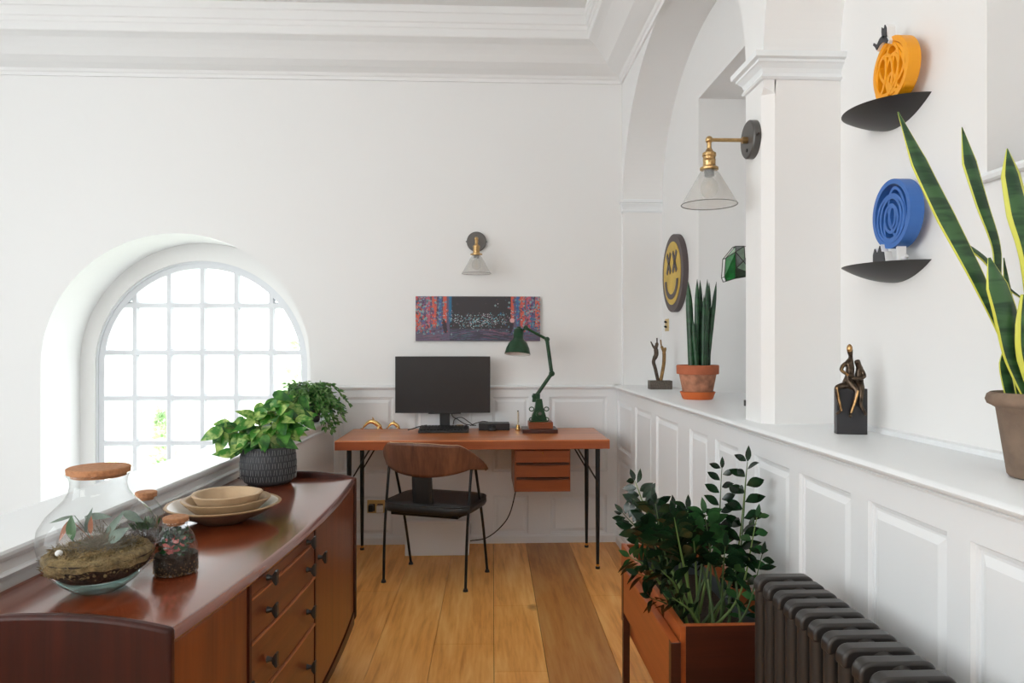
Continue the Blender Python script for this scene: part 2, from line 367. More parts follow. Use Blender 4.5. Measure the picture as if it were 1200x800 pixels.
# ---- floor: separate boards with real joints
fl = MB(); fl.col = []
ang = math.atan((577-600)/F)+TH
dirf = Vector((math.sin(ang), math.cos(ang), 0)); nrm = Vector((math.cos(ang), -math.sin(ang), 0))
orig = L(0, 2.66)
edges = [-1.3, -1.05, -.80, -.554, -.316, -.0665, .139, .415, .63, .86, 1.1, 1.35, 1.7, 2.1]
tones = {1: (.95,)*3, 2: (1.02, 1, .98), 3: (.98, .98, .94), 4: (1.04, 1.04, 1.0), 5: (1.02, 1.03, 1.0), 6: (.66, .60, .55), 7: (1.08, 1.06, 1.0), 8: (.9, .86, .8)}
for i in range(len(edges)-1):
    a, b = edges[i]+.001, edges[i+1]-.001
    cuts = [-4.0, -2.0+rnd.uniform(-.5, .5), rnd.uniform(-.4, .2), rnd.uniform(.7, 1.2), 2.35] if i not in (4, 6, 3) else [-4, -1.2, 2.35]
    if i == 4: cuts = [-4, -1.0, .35, 2.35]
    base = tones.get(i)
    for j in range(len(cuts)-1):
        t0 = base or (1, 1, 1); k = 1+rnd.uniform(-.07, .05); t0 = tuple(c*k for c in t0)
        c0, c1 = cuts[j]+.0008, cuts[j+1]-.0008
        vs = [orig+nrm*x+dirf*y for x, y in ((a, c0), (b, c0), (b, c1), (a, c1))]
        lo = [v-Vector((0, 0, .02)) for v in vs]
        fl.add([*vs, *lo], [(0, 1, 2, 3), (0, 4, 5, 1), (1, 5, 6, 2), (2, 6, 7, 3), (3, 7, 4, 0)])
        fl.col += [(*t0, 1)]*5
fl.add([(-1.2, -1.8, -.012), (1.6, -1.8, -.012), (1.6, 4.7, -.012), (-1.2, 4.7, -.012)], [(0, 1, 2, 3)], 1); fl.col += [(1, 1, 1, 1)]
struct(fl.build('floor', ['floor', 'gap']))
lo_ = MB(); lo_.box(-5.3, -1.2, -1.7, 5.2, -1.3, -1.2); struct(lo_.build('floor_lower', 'grey'))
# ---- back wall with the deep arched opening
WC, WR, ZS = -1.910, .828, 1.125      # opening centre, radius, springing
XL, XR = -5.2, 1.6
wb = MB(); A = 120
wb.add([(XL, D, -1.2), (WC-WR, D, -1.2), (WC-WR, D, 3.6), (XL, D, 3.6)], [(0, 1, 2, 3)])
wb.add([(WC+WR, D, -1.2), (XR, D, -1.2), (XR, D, 3.6), (WC+WR, D, 3.6)], [(0, 1, 2, 3)])
arc = [(WC+WR*math.cos(PI-PI*i/A), ZS+WR*math.sin(PI*i/A)) for i in range(A+1)]
for i in range(A):
    (xa, za), (xb, zb) = arc[i], arc[i+1]
    wb.add([(xa, D, za), (xb, D, zb), (xb, D, 3.6), (xa, D, 3.6)], [(0, 1, 2, 3)])
YW = D+.44
prof = [(WC-WR, .03)]+arc+[(WC+WR, .03)]
for (xa, za), (xb, zb) in zip(prof, prof[1:]):
    wb.add([(xa, D, za), (xb, D, zb), (xb, YW, zb), (xa, YW, za)], [(0, 1, 2, 3)])
# ring at the window plane
WR2 = .718; WCX = -1.925
arc2 = [(WCX+WR2*math.cos(PI-PI*i/A), ZS-.01+WR2*math.sin(PI*i/A)) for i in range(A+1)]
prof2 = [(WCX-WR2, .03)]+arc2+[(WCX+WR2, .03)]
for i in range(len(prof)-1):
    (xa, za), (xb, zb) = prof[i], prof[i+1]; (xc, zc), (xd, zd) = prof2[i], prof2[i+1]
    wb.add([(xa, YW, za), (xb, YW, zb), (xd, YW, zd), (xc, YW, zc)], [(0, 1, 2, 3)])
    wb.add([(xc, YW, zc), (xd, YW, zd), (xd, YW+.12, zd), (xc, YW+.12, zc)], [(0, 1, 2, 3)])
wb.box(WC-WR, WC+WR, D, YW+.12, -1.2, .03)
struct(wb.build('wall_back', 'wall'))
# ---- window
wf = MB(); rin = WR2-.05; yw0, yw1 = YW+.03, YW+.075
arc3 = [(WCX+rin*math.cos(PI-PI*i/A), ZS-.01+rin*math.sin(PI*i/A)) for i in range(A+1)]
p3 = [(WCX-rin, .09)]+arc3+[(WCX+rin, .09)]; p2b = [(WCX-WR2, .03)]+arc2+[(WCX+WR2, .03)]
for i in range(len(p3)-1):
    (xa, za), (xb, zb) = p2b[i], p2b[i+1]; (xc, zc), (xd, zd) = p3[i], p3[i+1]
    m = lambda x, z, x2, z2, t: (x+(x2-x)*t, z+(z2-z)*t)
    e0, e1 = m(xa, za, xc, zc, .25), m(xb, zb, xd, zd, .25)
    wf.add([(xa, yw0-.012, za), (xb, yw0-.012, zb), (e1[0], yw0-.012, e1[1]), (e0[0], yw0-.012, e0[1])], [(0, 1, 2, 3)])
    wf.add([(e0[0], yw0-.012, e0[1]), (e1[0], yw0-.012, e1[1]), (e1[0], yw0, e1[1]), (e0[0], yw0, e0[1])], [(0, 1, 2, 3)])
    wf.add([(e0[0], yw0, e0[1]), (e1[0], yw0, e1[1]), (xd, yw0, zd), (xc, yw0, zc)], [(0, 1, 2, 3)])
    wf.add([(xc, yw0, zc), (xd, yw0, zd), (xd, yw1, zd), (xc, yw1, zc)], [(0, 1, 2, 3)])
wf.box(WCX-rin, WCX+rin, yw0, yw1, .03, .09)
win = struct(wf.build('window_1', 'winw'))
ys = YW+.05
vx = [PY(p, 400, ys).x for p in (159, 199, 238, 277.5, 318.5)]
hz = [PY(238, p, ys).z for p in (358, 413, 466, 518.5)]; hz += [hz[-1]-.314, hz[-1]-.628+.02]
def top_at(x): q = rin*rin-(x-WCX)**2; return ZS-.01+math.sqrt(max(q, 0))
mt = MB()
for x in vx:
    zt = top_at(x)+.02
    mt.prism([(-.023, 0), (.023, 0), (.023, .016), (.0135, .034), (-.0135, .034), (-.023, .016)], lambda a, b: (x+a, yw1-.008-b, .07), lambda a, b: (x+a, yw1-.008-b, zt))
for z in hz:
    hw = rin if z < ZS else math.sqrt(max(rin*rin-(z-ZS+.01)**2, 0)); hw += .01
    mt.prism([(-.023, 0), (.023, 0), (.023, .016), (.0135, .034), (-.0135, .034), (-.023, .016)], lambda a, b: (WCX-hw, yw1-.0085-b, z+a), lambda a, b: (WCX+hw, yw1-.0085-b, z+a))
mt.build('glazing_bars', 'winw', win)
gp = MB(); gp.prism(p3, lambda x, z: (x, yw1-.018, z), lambda x, z: (x, yw1-.014, z)); gp.build('window_glass', 'pane', win)
# ---- garden seen through the window (a storey below the sill)
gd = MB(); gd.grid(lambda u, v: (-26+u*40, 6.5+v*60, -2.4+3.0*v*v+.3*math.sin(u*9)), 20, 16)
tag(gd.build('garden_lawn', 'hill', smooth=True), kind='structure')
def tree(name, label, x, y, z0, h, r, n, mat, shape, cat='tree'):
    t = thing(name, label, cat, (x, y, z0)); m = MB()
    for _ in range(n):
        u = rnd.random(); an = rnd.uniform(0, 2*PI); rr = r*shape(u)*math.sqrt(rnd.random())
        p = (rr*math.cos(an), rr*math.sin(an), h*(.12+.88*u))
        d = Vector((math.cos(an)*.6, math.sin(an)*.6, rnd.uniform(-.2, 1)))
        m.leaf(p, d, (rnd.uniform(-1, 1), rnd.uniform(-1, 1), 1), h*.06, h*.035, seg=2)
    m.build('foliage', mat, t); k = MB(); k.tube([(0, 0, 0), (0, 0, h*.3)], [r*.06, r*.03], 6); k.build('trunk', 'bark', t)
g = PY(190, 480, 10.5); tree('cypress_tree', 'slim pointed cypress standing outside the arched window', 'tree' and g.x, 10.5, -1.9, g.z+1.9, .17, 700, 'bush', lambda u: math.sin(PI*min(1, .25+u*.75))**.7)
for (px, y, w, h, lab) in ((142, 15, 2.0, 1.25, 'low haze-pale shrub outside the window, lower left panes'), (352, 13, 1.4, 3.3, 'leafy garden tree outside the window, behind the right panes'), (440, 19, 2.2, 1.6, 'haze-pale rounded bush outside, seen low through the middle panes')):
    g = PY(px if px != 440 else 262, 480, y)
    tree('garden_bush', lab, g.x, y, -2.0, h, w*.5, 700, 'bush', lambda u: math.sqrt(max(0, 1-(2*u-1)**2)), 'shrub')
# ---- generic panelled face
def panelled(mb, fn, u0, u1, z0, z1, holes, dep=.014, mi=0):
    """fn(u,z,depth)->3D.  Flat face with recessed, fielded panels."""
    us = sorted(set([u0, u1]+[h[0] for h in holes]+[h[1] for h in holes]))
    zs = sorted(set([z0, z1]+[h[2] for h in holes]+[h[3] for h in holes]))
    for a, b in zip(us, us[1:]):
        for c, e in zip(zs, zs[1:]):
            cu, cz = (a+b)/2, (c+e)/2
            if any(h[0] < cu < h[1] and h[2] < cz < h[3] for h in holes): continue
            mb.add([fn(a, c, 0), fn(b, c, 0), fn(b, e, 0), fn(a, e, 0)], [(0, 1, 2, 3)], mi)
    for a, b, c, e in holes:
        rings = [(0, 0), (.004, .007), (.010, .008), (.012, .0115), (.018, .0115), (.034, .004)]
        pr = None
        for ins, dp in rings:
            q = [fn(a+ins, c+ins, dp), fn(b-ins, c+ins, dp), fn(b-ins, e-ins, dp), fn(a+ins, e-ins, dp)]
            if pr:
                for i in range(4): mb.add([pr[i], pr[(i+1) % 4], q[(i+1) % 4], q[i]], [(0, 1, 2, 3)], mi)
            pr = q
        mb.add(pr, [(0, 1, 2, 3)], mi)
# back wall wainscot
X0w = -1.06
def bx_(px): return PY(px, 470, D-.02).x
wn = MB(); zt = .925
cols = [(397, 461), (487, 553), (577, 620), (644, 712)]
holes = []
for a, b in cols: holes += [(bx_(a), bx_(b), .45, zt), (bx_(a)+.005, bx_(b)-.005, .055, .30)]
panelled(wn, lambda u, z, d: (u, D-.02+d, z), X0w, WX+.01, 0, .975, holes)
wn.box(X0w, WX+.01, D-.004, D-.001, 0, .975)
wn.add([(X0w, D-.02, 0), (X0w, D, 0), (X0w, D, .975), (X0w, D-.02, .975)], [(0, 1, 2, 3)])
o = wn.build('wall_back_panelling', 'trim'); struct(o)
cr = MB()     # chair rail
def sweep(mb, prof, path, mi=0):
    """prof list of (p,z) ; path(p) -> list of xy points offset by p"""
    n = None
    rows = [[(x, y, z) for x, y in path(p)] for p, z in prof]
    for r0, r1 in zip(rows, rows[1:]):
        for i in range(len(r0)-1): mb.add([r0[i], r0[i+1], r1[i+1], r1[i]], [(0, 1, 2, 3)], mi)
rail = [(.02, .972), (.026, .972), (.03, .978), (.038, .982), (.042, .990), (.040, .997), (.034, 1.0), (0, 1.0)]
sweep(cr, rail, lambda p: [(X0w, D-p), (WX+.02, D-p)])
struct(cr.build('trim_1', 'trim'))
bb = MB(); sweep(bb, [(.032, 0), (.032, .04), (.026, .05), (.0, .052)], lambda p: [(X0w, D-p), (WX+.01, D-p)])
struct(bb.build('baseboard_back', 'trim'))
# right wall wainscot (u = y)
wr = MB()
def ry(px): return PX(px, 550, WX+.0).y
tops = [(724.8, 740), (744.5, 763), (769, 794.5), (808, 829), (838, 865), (884, 925), (936.5, 997), (1017, 1110), (1137, 1290)]
holes = []
for i, (a, b) in enumerate(tops):
    if i == 0: holes += [(ry(b), ry(a), .60, .905), (ry(b), ry(a), .08, .545)]
    else: holes += [(ry(b), ry(a), .08, .905)]
y = ry(1290)-.08
while y > -1.2: holes.append((y-.42, y, .08, .905)); y -= .5
panelled(wr, lambda u, z, d: (WX+d, u, z), -1.6, D-.02, 0, .975, holes)
struct(wr.build('wall_right_panelling', 'trim'))
br = MB(); sweep(br, [(.014, 0), (.014, .04), (.008, .05), (0, .052)], lambda p: [(WX-p, D), (WX-p, -1.6)])
struct(br.build('baseboard_right', 'trim'))
lg = MB()
nos = [(.0, .968), (.006, .966), (.008, .972), (.004, .976), (.022, .979), (.030, .984), (.032, .990), (.029, .996), (.022, 1.0), (-.28, 1.0)]
sweep(lg, nos, lambda p: [(WX-p, D-.001), (WX-p, -1.6)])
lg.add([(WX+.28, D, 1.0), (WX+.28, -1.6, 1.0), (WX+.8, -1.6, 1.0), (WX+.8, D, 1.0)], [(0, 1, 2, 3)])
struct(lg.build('trim_2', 'trim', smooth=True, weld=True))
# ---- arcade on the right: face, arches, pier, niches
ar = MB(); A2 = 90
def arch_pts(ya, yb, zs, rise):     # ya > yb
    c, h = (ya+yb)/2, (ya-yb)/2
    return [(c+h*math.cos(PI*i/A2), zs+rise*math.sin(PI*i/A2)) for i in range(A2+1)]
ZSP, ZTOP = 2.177, 3.6
Y1a, Y1b, Y2a, Y2b = 4.525, 2.405, 2.25, .13
CH = .036
def facebox(y0, y1, z0=1.0, z1=ZTOP): ar.add([(FX, y0, z0), (FX, y1, z0), (FX, y1, z1), (FX, y0, z1)], [(0, 1, 2, 3)])
facebox(Y1a, D); facebox(Y2a+.022, Y1b, 1.0, ZTOP); facebox(-1.6, Y2b)
ar.add([(FX, Y2a+.022, 1.0), (FX+CH, Y2a, 1.0), (FX+CH, Y2a, 2.055), (FX, Y2a+.022, 2.055)], [(0, 1, 2, 3)])
ar.add([(FX, Y2a+.022, 2.055), (FX, Y2a, 2.075), (FX, Y2a, ZTOP), (FX, Y2a+.022, ZTOP)], [(0, 1, 2, 3)])
for ya, yb, nm in ((Y1a, Y1b, 1), (Y2a, Y2b, 2)):
    P = arch_pts(ya, yb, ZSP, .76)
    for (a, za), (b, zb) in zip(P, P[1:]):
        ar.add([(FX, a, za), (FX, b, zb), (FX, b, ZTOP), (FX, a, ZTOP)], [(0, 1, 2, 3)])
        ar.add([(FX, a, za), (FX, b, zb), (NX, b, zb), (NX, a, za)], [(0, 1, 2, 3)])
    for y, x0 in ((ya, FX+(CH if nm == 2 else 0)), (yb, FX)):
        ar.add([(x0, y, 1.0), (NX, y, 1.0), (NX, y, ZSP), (x0, y, ZSP)], [(0, 1, 2, 3)])
ar.add([(FX, Y2a+.022, 2.055), (FX+CH, Y2a, 2.055), (FX, Y2a, 2.075)], [(0, 1, 2)])
ar.add([(FX, Y2a, 2.075), (FX+CH+.001, Y2a, 2.055), (FX+CH+.01, Y2a, ZSP), (FX, Y2a, ZSP)], [(0, 1, 2, 3)])
def niche(y0, y1, ry0, ry1, rz0, rz1, dep):
    for a, b, c, e in ((y0, ry0, 1.0, 3.1), (ry1, y1, 1.0, 3.1), (ry0, ry1, 1.0, rz0), (ry0, ry1, rz1, 3.1)):
        if b-a > 1e-4 and e-c > 1e-4: ar.add([(NX, a, c), (NX, b, c), (NX, b, e), (NX, a, e)], [(0, 1, 2, 3)])
    ar.add([(NX, ry0, rz0), (NX+dep, ry0, rz0), (NX+dep, ry0, rz1), (NX, ry0, rz1)], [(0, 1, 2, 3)])
    ar.add([(NX, ry1, rz0), (NX+dep, ry1, rz0), (NX+dep, ry1, rz1), (NX, ry1, rz1)], [(0, 1, 2, 3)])
    if rz0 > 1.001: ar.add([(NX, ry0, rz0), (NX+dep, ry0, rz0), (NX+dep, ry1, rz0), (NX, ry1, rz0)], [(0, 1, 2, 3)])
    ar.add([(NX, ry0, rz1), (NX+dep, ry0, rz1), (NX+dep, ry1, rz1), (NX, ry1, rz1)], [(0, 1, 2, 3)])
    ar.add([(NX+dep, ry0, rz0), (NX+dep, ry1, rz0), (NX+dep, ry1, rz1), (NX+dep, ry0, rz1)], [(0, 1, 2, 3)])
niche(Y1b, Y1a, 2.55, 3.757, 1.0, 2.56, .42)
niche(Y2b, Y2a, .5, 1.583, 1.638, 2.75, .35)
struct(ar.build('wall_right', 'wall'))
# bead along the foot of the niche walls and the nosing under the high recess
bd = MB(); sweep(bd, [(.014, 1.0), (.012, 1.012), (0, 1.016)], lambda p: [(NX-p, Y2a), (NX-p, Y2b)])
sweep(bd, [(.004, 1.62), (.02, 1.622), (.024, 1.63), (.02, 1.638), (-.1, 1.638)], lambda p: [(NX-p, 1.62), (NX-p, .45)])
struct(bd.build('trim_3', 'trim'))
# capitals
cap = MB(); cp = [(0, 2.098), (.008, 2.100), (.012, 2.106), (.008, 2.112), (.005, 2.118), (.010, 2.132), (.022, 2.146), (.026, 2.148), (.026, 2.156), (.038, 2.160), (.040, 2.177), (0, 2.182)]
sweep(cap, cp, lambda p: [(NX+.0, Y2a-p), (FX-p, Y2a-p), (FX-p, Y1b+p), (NX, Y1b+p)])
struct(cap.build('trim_4', 'trim'))
cap = MB(); cp2 = [(p*.5, z) for p, z in cp]
sweep(cap, cp2, lambda p: [(NX+.0, Y1a-p), (FX-p, Y1a-p), (FX-p, D)])
struct(cap.build('trim_5', 'trim'))
# mirror edge clipped on the far side of the pier
me_ = MB(); me_.box(FX+.002, FX+.2, Y1b+.001, Y1b+.006, 1.06, 2.03, 0); mo = me_.build('pier_mirror', 'chrome')
tag(mo, 'tall frameless mirror on the far side of the pier, seen edge on', 'mirror'); 
k = MB(); k.box(FX-.003, FX+.02, Y1b+.0005, Y1b+.011, 1.045, 1.065); k.build('clip', 'blackp', mo)
# ---- cornice and ceiling
co = MB()
cpf = [(0, 2.925), (.012, 2.925), (.014, 2.945), (.022, 2.95), (.03, 2.965), (.075, 2.985), (.12, 3.01), (.155, 3.045), (.175, 3.062), (.205, 3.085), (.235, 3.098), (.252, 3.104), (.256, 3.112), (.256, 3.15), (.262, 3.156), (.262, 3.18), (.270, 3.186), (.272, 3.235), (.280, 3.24), (.280, ZC)]
sweep(co, cpf, lambda p: [(XL, D-p), (FX-p, D-p), (FX-p, -1.6)])
struct(co.build('trim_6', 'ceil', smooth=True, auto=.5))
ce = MB(); ce.box(XL, 1.6, -1.6, D, ZC, ZC+.05); struct(ce.build('ceiling', 'ceil'))
# ---- parapet on the left (half wall with a wide cap)
pa = thing('wall_left', 'white half wall with a wide flat cap between room and window bay', 'wall', L(-1.12, 2.0), -TH)
pa['kind'] = 'structure'
yb = -2.9; yf = 2.512
m = MB(); m.box(-.22, 0, yb, yf, -1.2, .785); m.build('wall_body', 'wall', pa)
m = MB(); zc = .802
m.prism([(-.235, .775), (-.222, .775), (-.002, .775), (.004, .775), (.010, .780), (.014, .788), (.014, .796), (.010, zc), (-.232, zc), (-.238, .798), (-.238, .78)], lambda a, b: (a, yb, b), lambda a, b: (a, yf+.01, b)); m.build('wall_cap', 'trim', pa)
m = MB(); m.prism([(0, .735), (.006, .735), (.010, .745), (.006, .75), (0, .752)], lambda a, b: (a, yb, b), lambda a, b: (a, yf, b)); m.build('wall_bead', 'trim', pa)

rw = MB(); rw.box(XL, 1.6, -1.75, -1.6, -1.2, 3.3); struct(rw.build('wall_rear', 'wall'))

lw_ = MB(); lw_.box(XL-.1, XL, 1.2, D, -1.2, 3.3); lw_.box(XL-.1, XL, -1.6, 1.2, -1.2, .3); struct(lw_.build('wall_far_left', 'wall'))
# ================================================================== SIDEBOARD (local x = to the right, y = away)
SB = thing('sideboard', 'long bow-fronted rosewood sideboard with dark knobs against the half wall', 'sideboard', L(-.865, 2.10), -TH)
HL = .79
def bow(y, off=0): return .236+.042*(1-(y/HL)**2)+off
def bowslab(mb, y0, y1, z0, z1, o0, o1, n=10, mi=0):
    pts = [(bow(y0+(y1-y0)*i/n, o0), y0+(y1-y0)*i/n) for i in range(n+1)] + [(bow(y0+(y1-y0)*i/n, o1), y0+(y1-y0)*i/n) for i in range(n, -1, -1)]
    mb.prism(pts, lambda a, b: (a, b, z0), lambda a, b: (a, b, z1), mi)
m = MB(); n = 24
def topring(o, z): return [(-.235, -HL+.02, z)]+[(bow(-HL+.02+(2*HL-.04)*i/n, o), -HL+.02+(2*HL-.04)*i/n, z) for i in range(n+1)]+[(-.235, HL-.02, z)]
rg = [topring(-.004, .698), topring(.0, .701), topring(.001, .705), topring(-.003, .712), topring(-.012, .719), topring(-.018, .72)]
K = len(rg[0]); m.add([p for r in rg for p in r], [(i*K+j, i*K+(j+1) % K, (i+1)*K+(j+1) % K, (i+1)*K+j) for i in range(len(rg)-1) for j in range(K)]+[tuple(range(K-1, -1, -1)), tuple((len(rg)-1)*K+j for j in range(K))])
m.build('top', 'side', SB, smooth=True, auto=.6)
m = MB(); body = [(-.23, -HL+.022)]+[(bow(-HL+.022+(2*HL-.044)*i/n, -.032), -HL+.022+(2*HL-.044)*i/n) for i in range(n+1)]+[(-.23, HL-.022)]
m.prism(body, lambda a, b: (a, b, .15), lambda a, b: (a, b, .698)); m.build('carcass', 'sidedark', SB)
def crest(x): return .756-.026*abs(x/.236)**2.2
for y0, y1 in ((-HL, -HL+.024), (HL-.024, HL)):
    m = MB(); xs = [-.24+.48*i/20 for i in range(21)]
    poly = [(x, crest(x)) for x in xs]+[(.24, .16), (.22, .138), (-.22, .138), (-.24, .16)]
    if y0 > 0: poly = [(x, crest(x)-.008) for x in xs]+[(.24, .16), (.22, .138), (-.22, .138), (-.24, .16)]
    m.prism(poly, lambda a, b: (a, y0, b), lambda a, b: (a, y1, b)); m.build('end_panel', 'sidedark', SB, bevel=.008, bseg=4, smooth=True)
def knob(par, y, z):
    m = MB(); x = bow(y, -.006)
    m.tube([(x-.006, y, z), (x+.006, y, z), (x+.016, y, z)], [.010, .006, .005], 10)
    w = [(0, -.018), (.006, -.017), (.011, -.004), (.011, .004), (.006, .017), (0, .018), (-.004, .006), (-.004, -.006)]
    m.prism([(x+.013-.012*0+a*.9+abs(b)*.35, b) for a, b in w], lambda a, b: (a, y-.0085, z+b), lambda a, b: (a, y+.0085, z+b))
    return m.build('knob', 'blackp', par, bevel=.002)
for y0, y1, nm in ((-.764, -.452, 0), (.075, .764, 1)):
    m = MB(); bowslab(m, y0, y1, .19, .694, -.030, -.008); dr = m.build('door', 'sidefront', SB, bevel=.002)
    knob(dr, (-.478 if nm == 0 else .105), (.472 if nm == 0 else .60))
m = MB(); bowslab(m, -.449, -.437, .17, .696, -.030, -.004, 2); m.build('divider', 'sidedark', SB)
m = MB(); bowslab(m, .060, .072, .17, .696, -.030, -.006, 2); m.build('divider', 'sidedark', SB)
zs = [.694, .658, .552, .412, .19]; kz = [.688, .600, .478, .318]
for i in range(4):
    m = MB(); bowslab(m, -.434, .057, zs[i+1]+.006, zs[i]-.002, -.030, -.008); dr = m.build('drawer', 'sidedraw', SB, bevel=.0015)
    for y in (-.335, -.02): knob(dr, y, kz[i]-(.008 if i == 0 else 0))
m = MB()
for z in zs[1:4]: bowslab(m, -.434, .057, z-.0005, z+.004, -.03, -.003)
m.build('drawer_lip_light', 'strip', SB)  # thin strips added between drawers, their lighter colour imitates lit lips
m = MB(); n = 16
for i in range(n):
    a, b = -HL+.024+(2*HL-.048)*i/n, -HL+.024+(2*HL-.048)*(i+1)/n
    za = .138+.03*(1-abs(2*((i)/n)-1))**.8; zb = .138+.03*(1-abs(2*((i+1)/n)-1))**.8
    q = lambda y, z, o: (bow(y, o), y, z)
    m.add([q(a, za, -.004), q(b, zb, -.004), q(b, .186, -.004), q(a, .186, -.004), q(a, za, -.03), q(b, zb, -.03), q(b, .186, -.03), q(a, .186, -.03)],
          [(0, 1, 2, 3), (4, 7, 6, 5), (0, 4, 5, 1), (3, 2, 6, 7)])
m.build('apron', 'sidedark', SB)
for x in (-.17, .165):
    for y in (-.60, .56):
        m = MB(); m.tube([(x, y, 0), (x, y, .16)], [.013, .021], 14); m.build('leg', 'sidedark', SB, smooth=True)
# ---- things on the sideboard
def jar(name, label, lat, d, prof, lid_r, lid_z, lid_h, base_z=.72):
    t = thing(name, label, 'terrarium', L(lat, d, base_z))
    m = MB(); m.lathe(prof, seg=48); m.build('glass_jar', 'glass', t, smooth=True, auto=1.2)
    m = MB(); m.lathe([(0, lid_z-.008), (lid_r-.004, lid_z-.008), (lid_r-.003, lid_z), (lid_r+.004, lid_z), (lid_r+.005, lid_z+lid_h), (lid_r+.002, lid_z+lid_h+.002), (0, lid_z+lid_h+.002)], seg=40)
    m.build('lid', 'cork', t, smooth=True, auto=.5)
    m = MB(); r_, z_ = prof[-1]; m.tube([(r_*math.cos(2*PI*k/40), r_*math.sin(2*PI*k/40), z_-.001) for k in range(41)], .0018, 8, cap=False); m.build('glass_lip', 'glass', t, smooth=True); return t
bigprof = [(0, .004), (.045, .002), (.052, .006), (.075, .022), (.097, .045), (.111, .075), (.1185, .108), (.115, .140), (.100, .165), (.082, .183), (.066, .200), (.058, .214), (.055, .228), (.056, .240), (.060, .250), (.0625, .253)]
T1 = jar('glass_terrarium', 'large round glass terrarium with wide cork lid and dry moss inside', -.902, 1.565, bigprof, .058, .254, .0105)
m = MB(); m.lathe([(.0, .003), (.046, .001), (.053, .005), (.070, .018), (.080, .027), (.076, .029), (.05, .022), (0, .022)], seg=48); m.build('glass_base', 'glassg', T1, smooth=True, auto=1.2)
m = MB(); m.lathe([(0, .024), (.070, .030), (.094, .047), (.105, .066), (.108, .078), (.075, .088), (0, .086)], seg=40); m.build('soil', 'soil', T1, smooth=True)
m = MB()
def mossy(u, v):
    an = 2*PI*u; pr = [(.100, .052), (.1065, .062), (.1095, .076), (.104, .086), (.085, .089), (.055, .091), (.02, .092), (.0, .092)]
    k = v*7; i = min(int(k), 6); r = pr[i][0]+(pr[i+1][0]-pr[i][0])*(k-i); z = pr[i][1]+(pr[i+1][1]-pr[i][1])*(k-i)
    low = .012*max(0, math.cos(an+.5)) if z < .088 else 0
    if r > .0999: r -= .0008
    return (r*math.cos(an), r*math.sin(an), z+.0035*math.sin(an*9)*math.sin(an*5+v*9)*(1 if r > .03 else 0)+(low if v < .15 else 0))
m.grid(mossy, 90, 18); m.build('moss_layer', 'moss', T1, smooth=True)
m = MB()
for _ in range(1500):
    an = rnd.uniform(0, 2*PI); r = .108*math.sqrt(rnd.random()); z = .078 if r > .09 else .088
    if math.cos(an-2.6) < -.2 and rnd.random() < .4: continue
    p = (r*math.cos(an), r*math.sin(an), z-(.03*rnd.random() if r > .09 else 0)); m.leaf(p, (rnd.uniform(-1, 1), rnd.uniform(-1, 1), rnd.uniform(.1, 1)), (rnd.uniform(-1, 1), 1, .3), rnd.uniform(.008, .019), .0028, seg=2)
for _ in range(700):
    an = rnd.uniform(2.0, 5.8); r = rnd.uniform(.06, .101); m.ball((r*math.cos(an), r*math.sin(an), .070+.022*rnd.random()-(.018 if r > .09 else 0)), rnd.uniform(.0022, .0048), 5)
m.build('moss', 'moss', T1)
m = MB()
for _ in range(330):
    an = rnd.uniform(0, 2*PI); r = .05*rnd.random(); p = Vector((.012+r*math.cos(an)*1.2, r*math.sin(an), .085+rnd.random()*.018))
    e = p+Vector((rnd.uniform(-.03, .03), rnd.uniform(-.03, .03), rnd.uniform(.0, .055)*(1-r/.06))); mid = (p+e)/2+Vector((rnd.uniform(-.01, .01),)*3)
    m.tube([p, mid, e], .0007, 4, cap=False)
m.build('dry_plant', 'greyroot', T1)
for (a, b, w, mat, nm) in (((.008, 0, .10), (.060, -.02, .175), .018, 'grey_leaf', 'long_leaf'), ((.05, 0, .168), (.098, -.01, .148), .02, 'grey_leaf', 'long_leaf'), ((-.03, 0, .12), (-.012, -.01, .178), .012, 'grey_leaf', 'long_leaf'), ((-.03, 0, .158), (.03, -.01, .160), .016, 'grey_leaf', 'long_leaf'), ((-.052, 0, .16), (-.095, -.02, .15), .008, 'grey_leaf', 'long_leaf'), ((-.055, -.01, .155), (-.07, -.03, .112), .012, 'rust', 'curled_leaf'), ((-.012, -.01, .12), (-.010, -.015, .162), .012, 'rust', 'curled_leaf'), ((-.045, -.02, .11), (-.05, -.02, .165), .022, 'zzl', 'long_leaf'), ((.03, -.02, .105), (.075, -.03, .14), .026, 'grey_leaf', 'long_leaf')):
    m = MB(); a, b = Vector(a), Vector(b); m.leaf(a, b-a, (0, -1, .5), (b-a).length, w, .1, .3, 6); m.tube([(0, 0, .09), (a+Vector((0, 0, .09)))/2, a], .0009, 5); m.build(nm, mat, T1, smooth=True)
m = MB(); m.ball((-.045, -.07, .098), .0075, 12, sc=(1, 1, .9)); m.build('pebble', 'white', T1, smooth=True)
smprof = [(0, .003), (.040, .001), (.047, .005), (.049, .014), (.0495, .045), (.046, .068), (.039, .088), (.030, .102), (.0245, .110), (.024, .118), (.027, .121)]
T2 = jar('glass_terrarium', 'small cork-stoppered glass jar terrarium with pink and green leaves', -.785, 1.674, smprof, .0235, .121, .009)
m = MB(); m.lathe([(0, .005), (.044, .007), (.0475, .018), (.047, .046), (.03, .052), (0, .05)], seg=32); m.build('soil', 'soil', T2, smooth=True)
m = MB()
for _ in range(260):
    an = rnd.uniform(0, 2*PI); m.ball((.0472*math.cos(an), .0472*math.sin(an), .006+.03*rnd.random()**2), rnd.uniform(.001, .0022), 5)
m.build('gravel', 'gravel', T2)
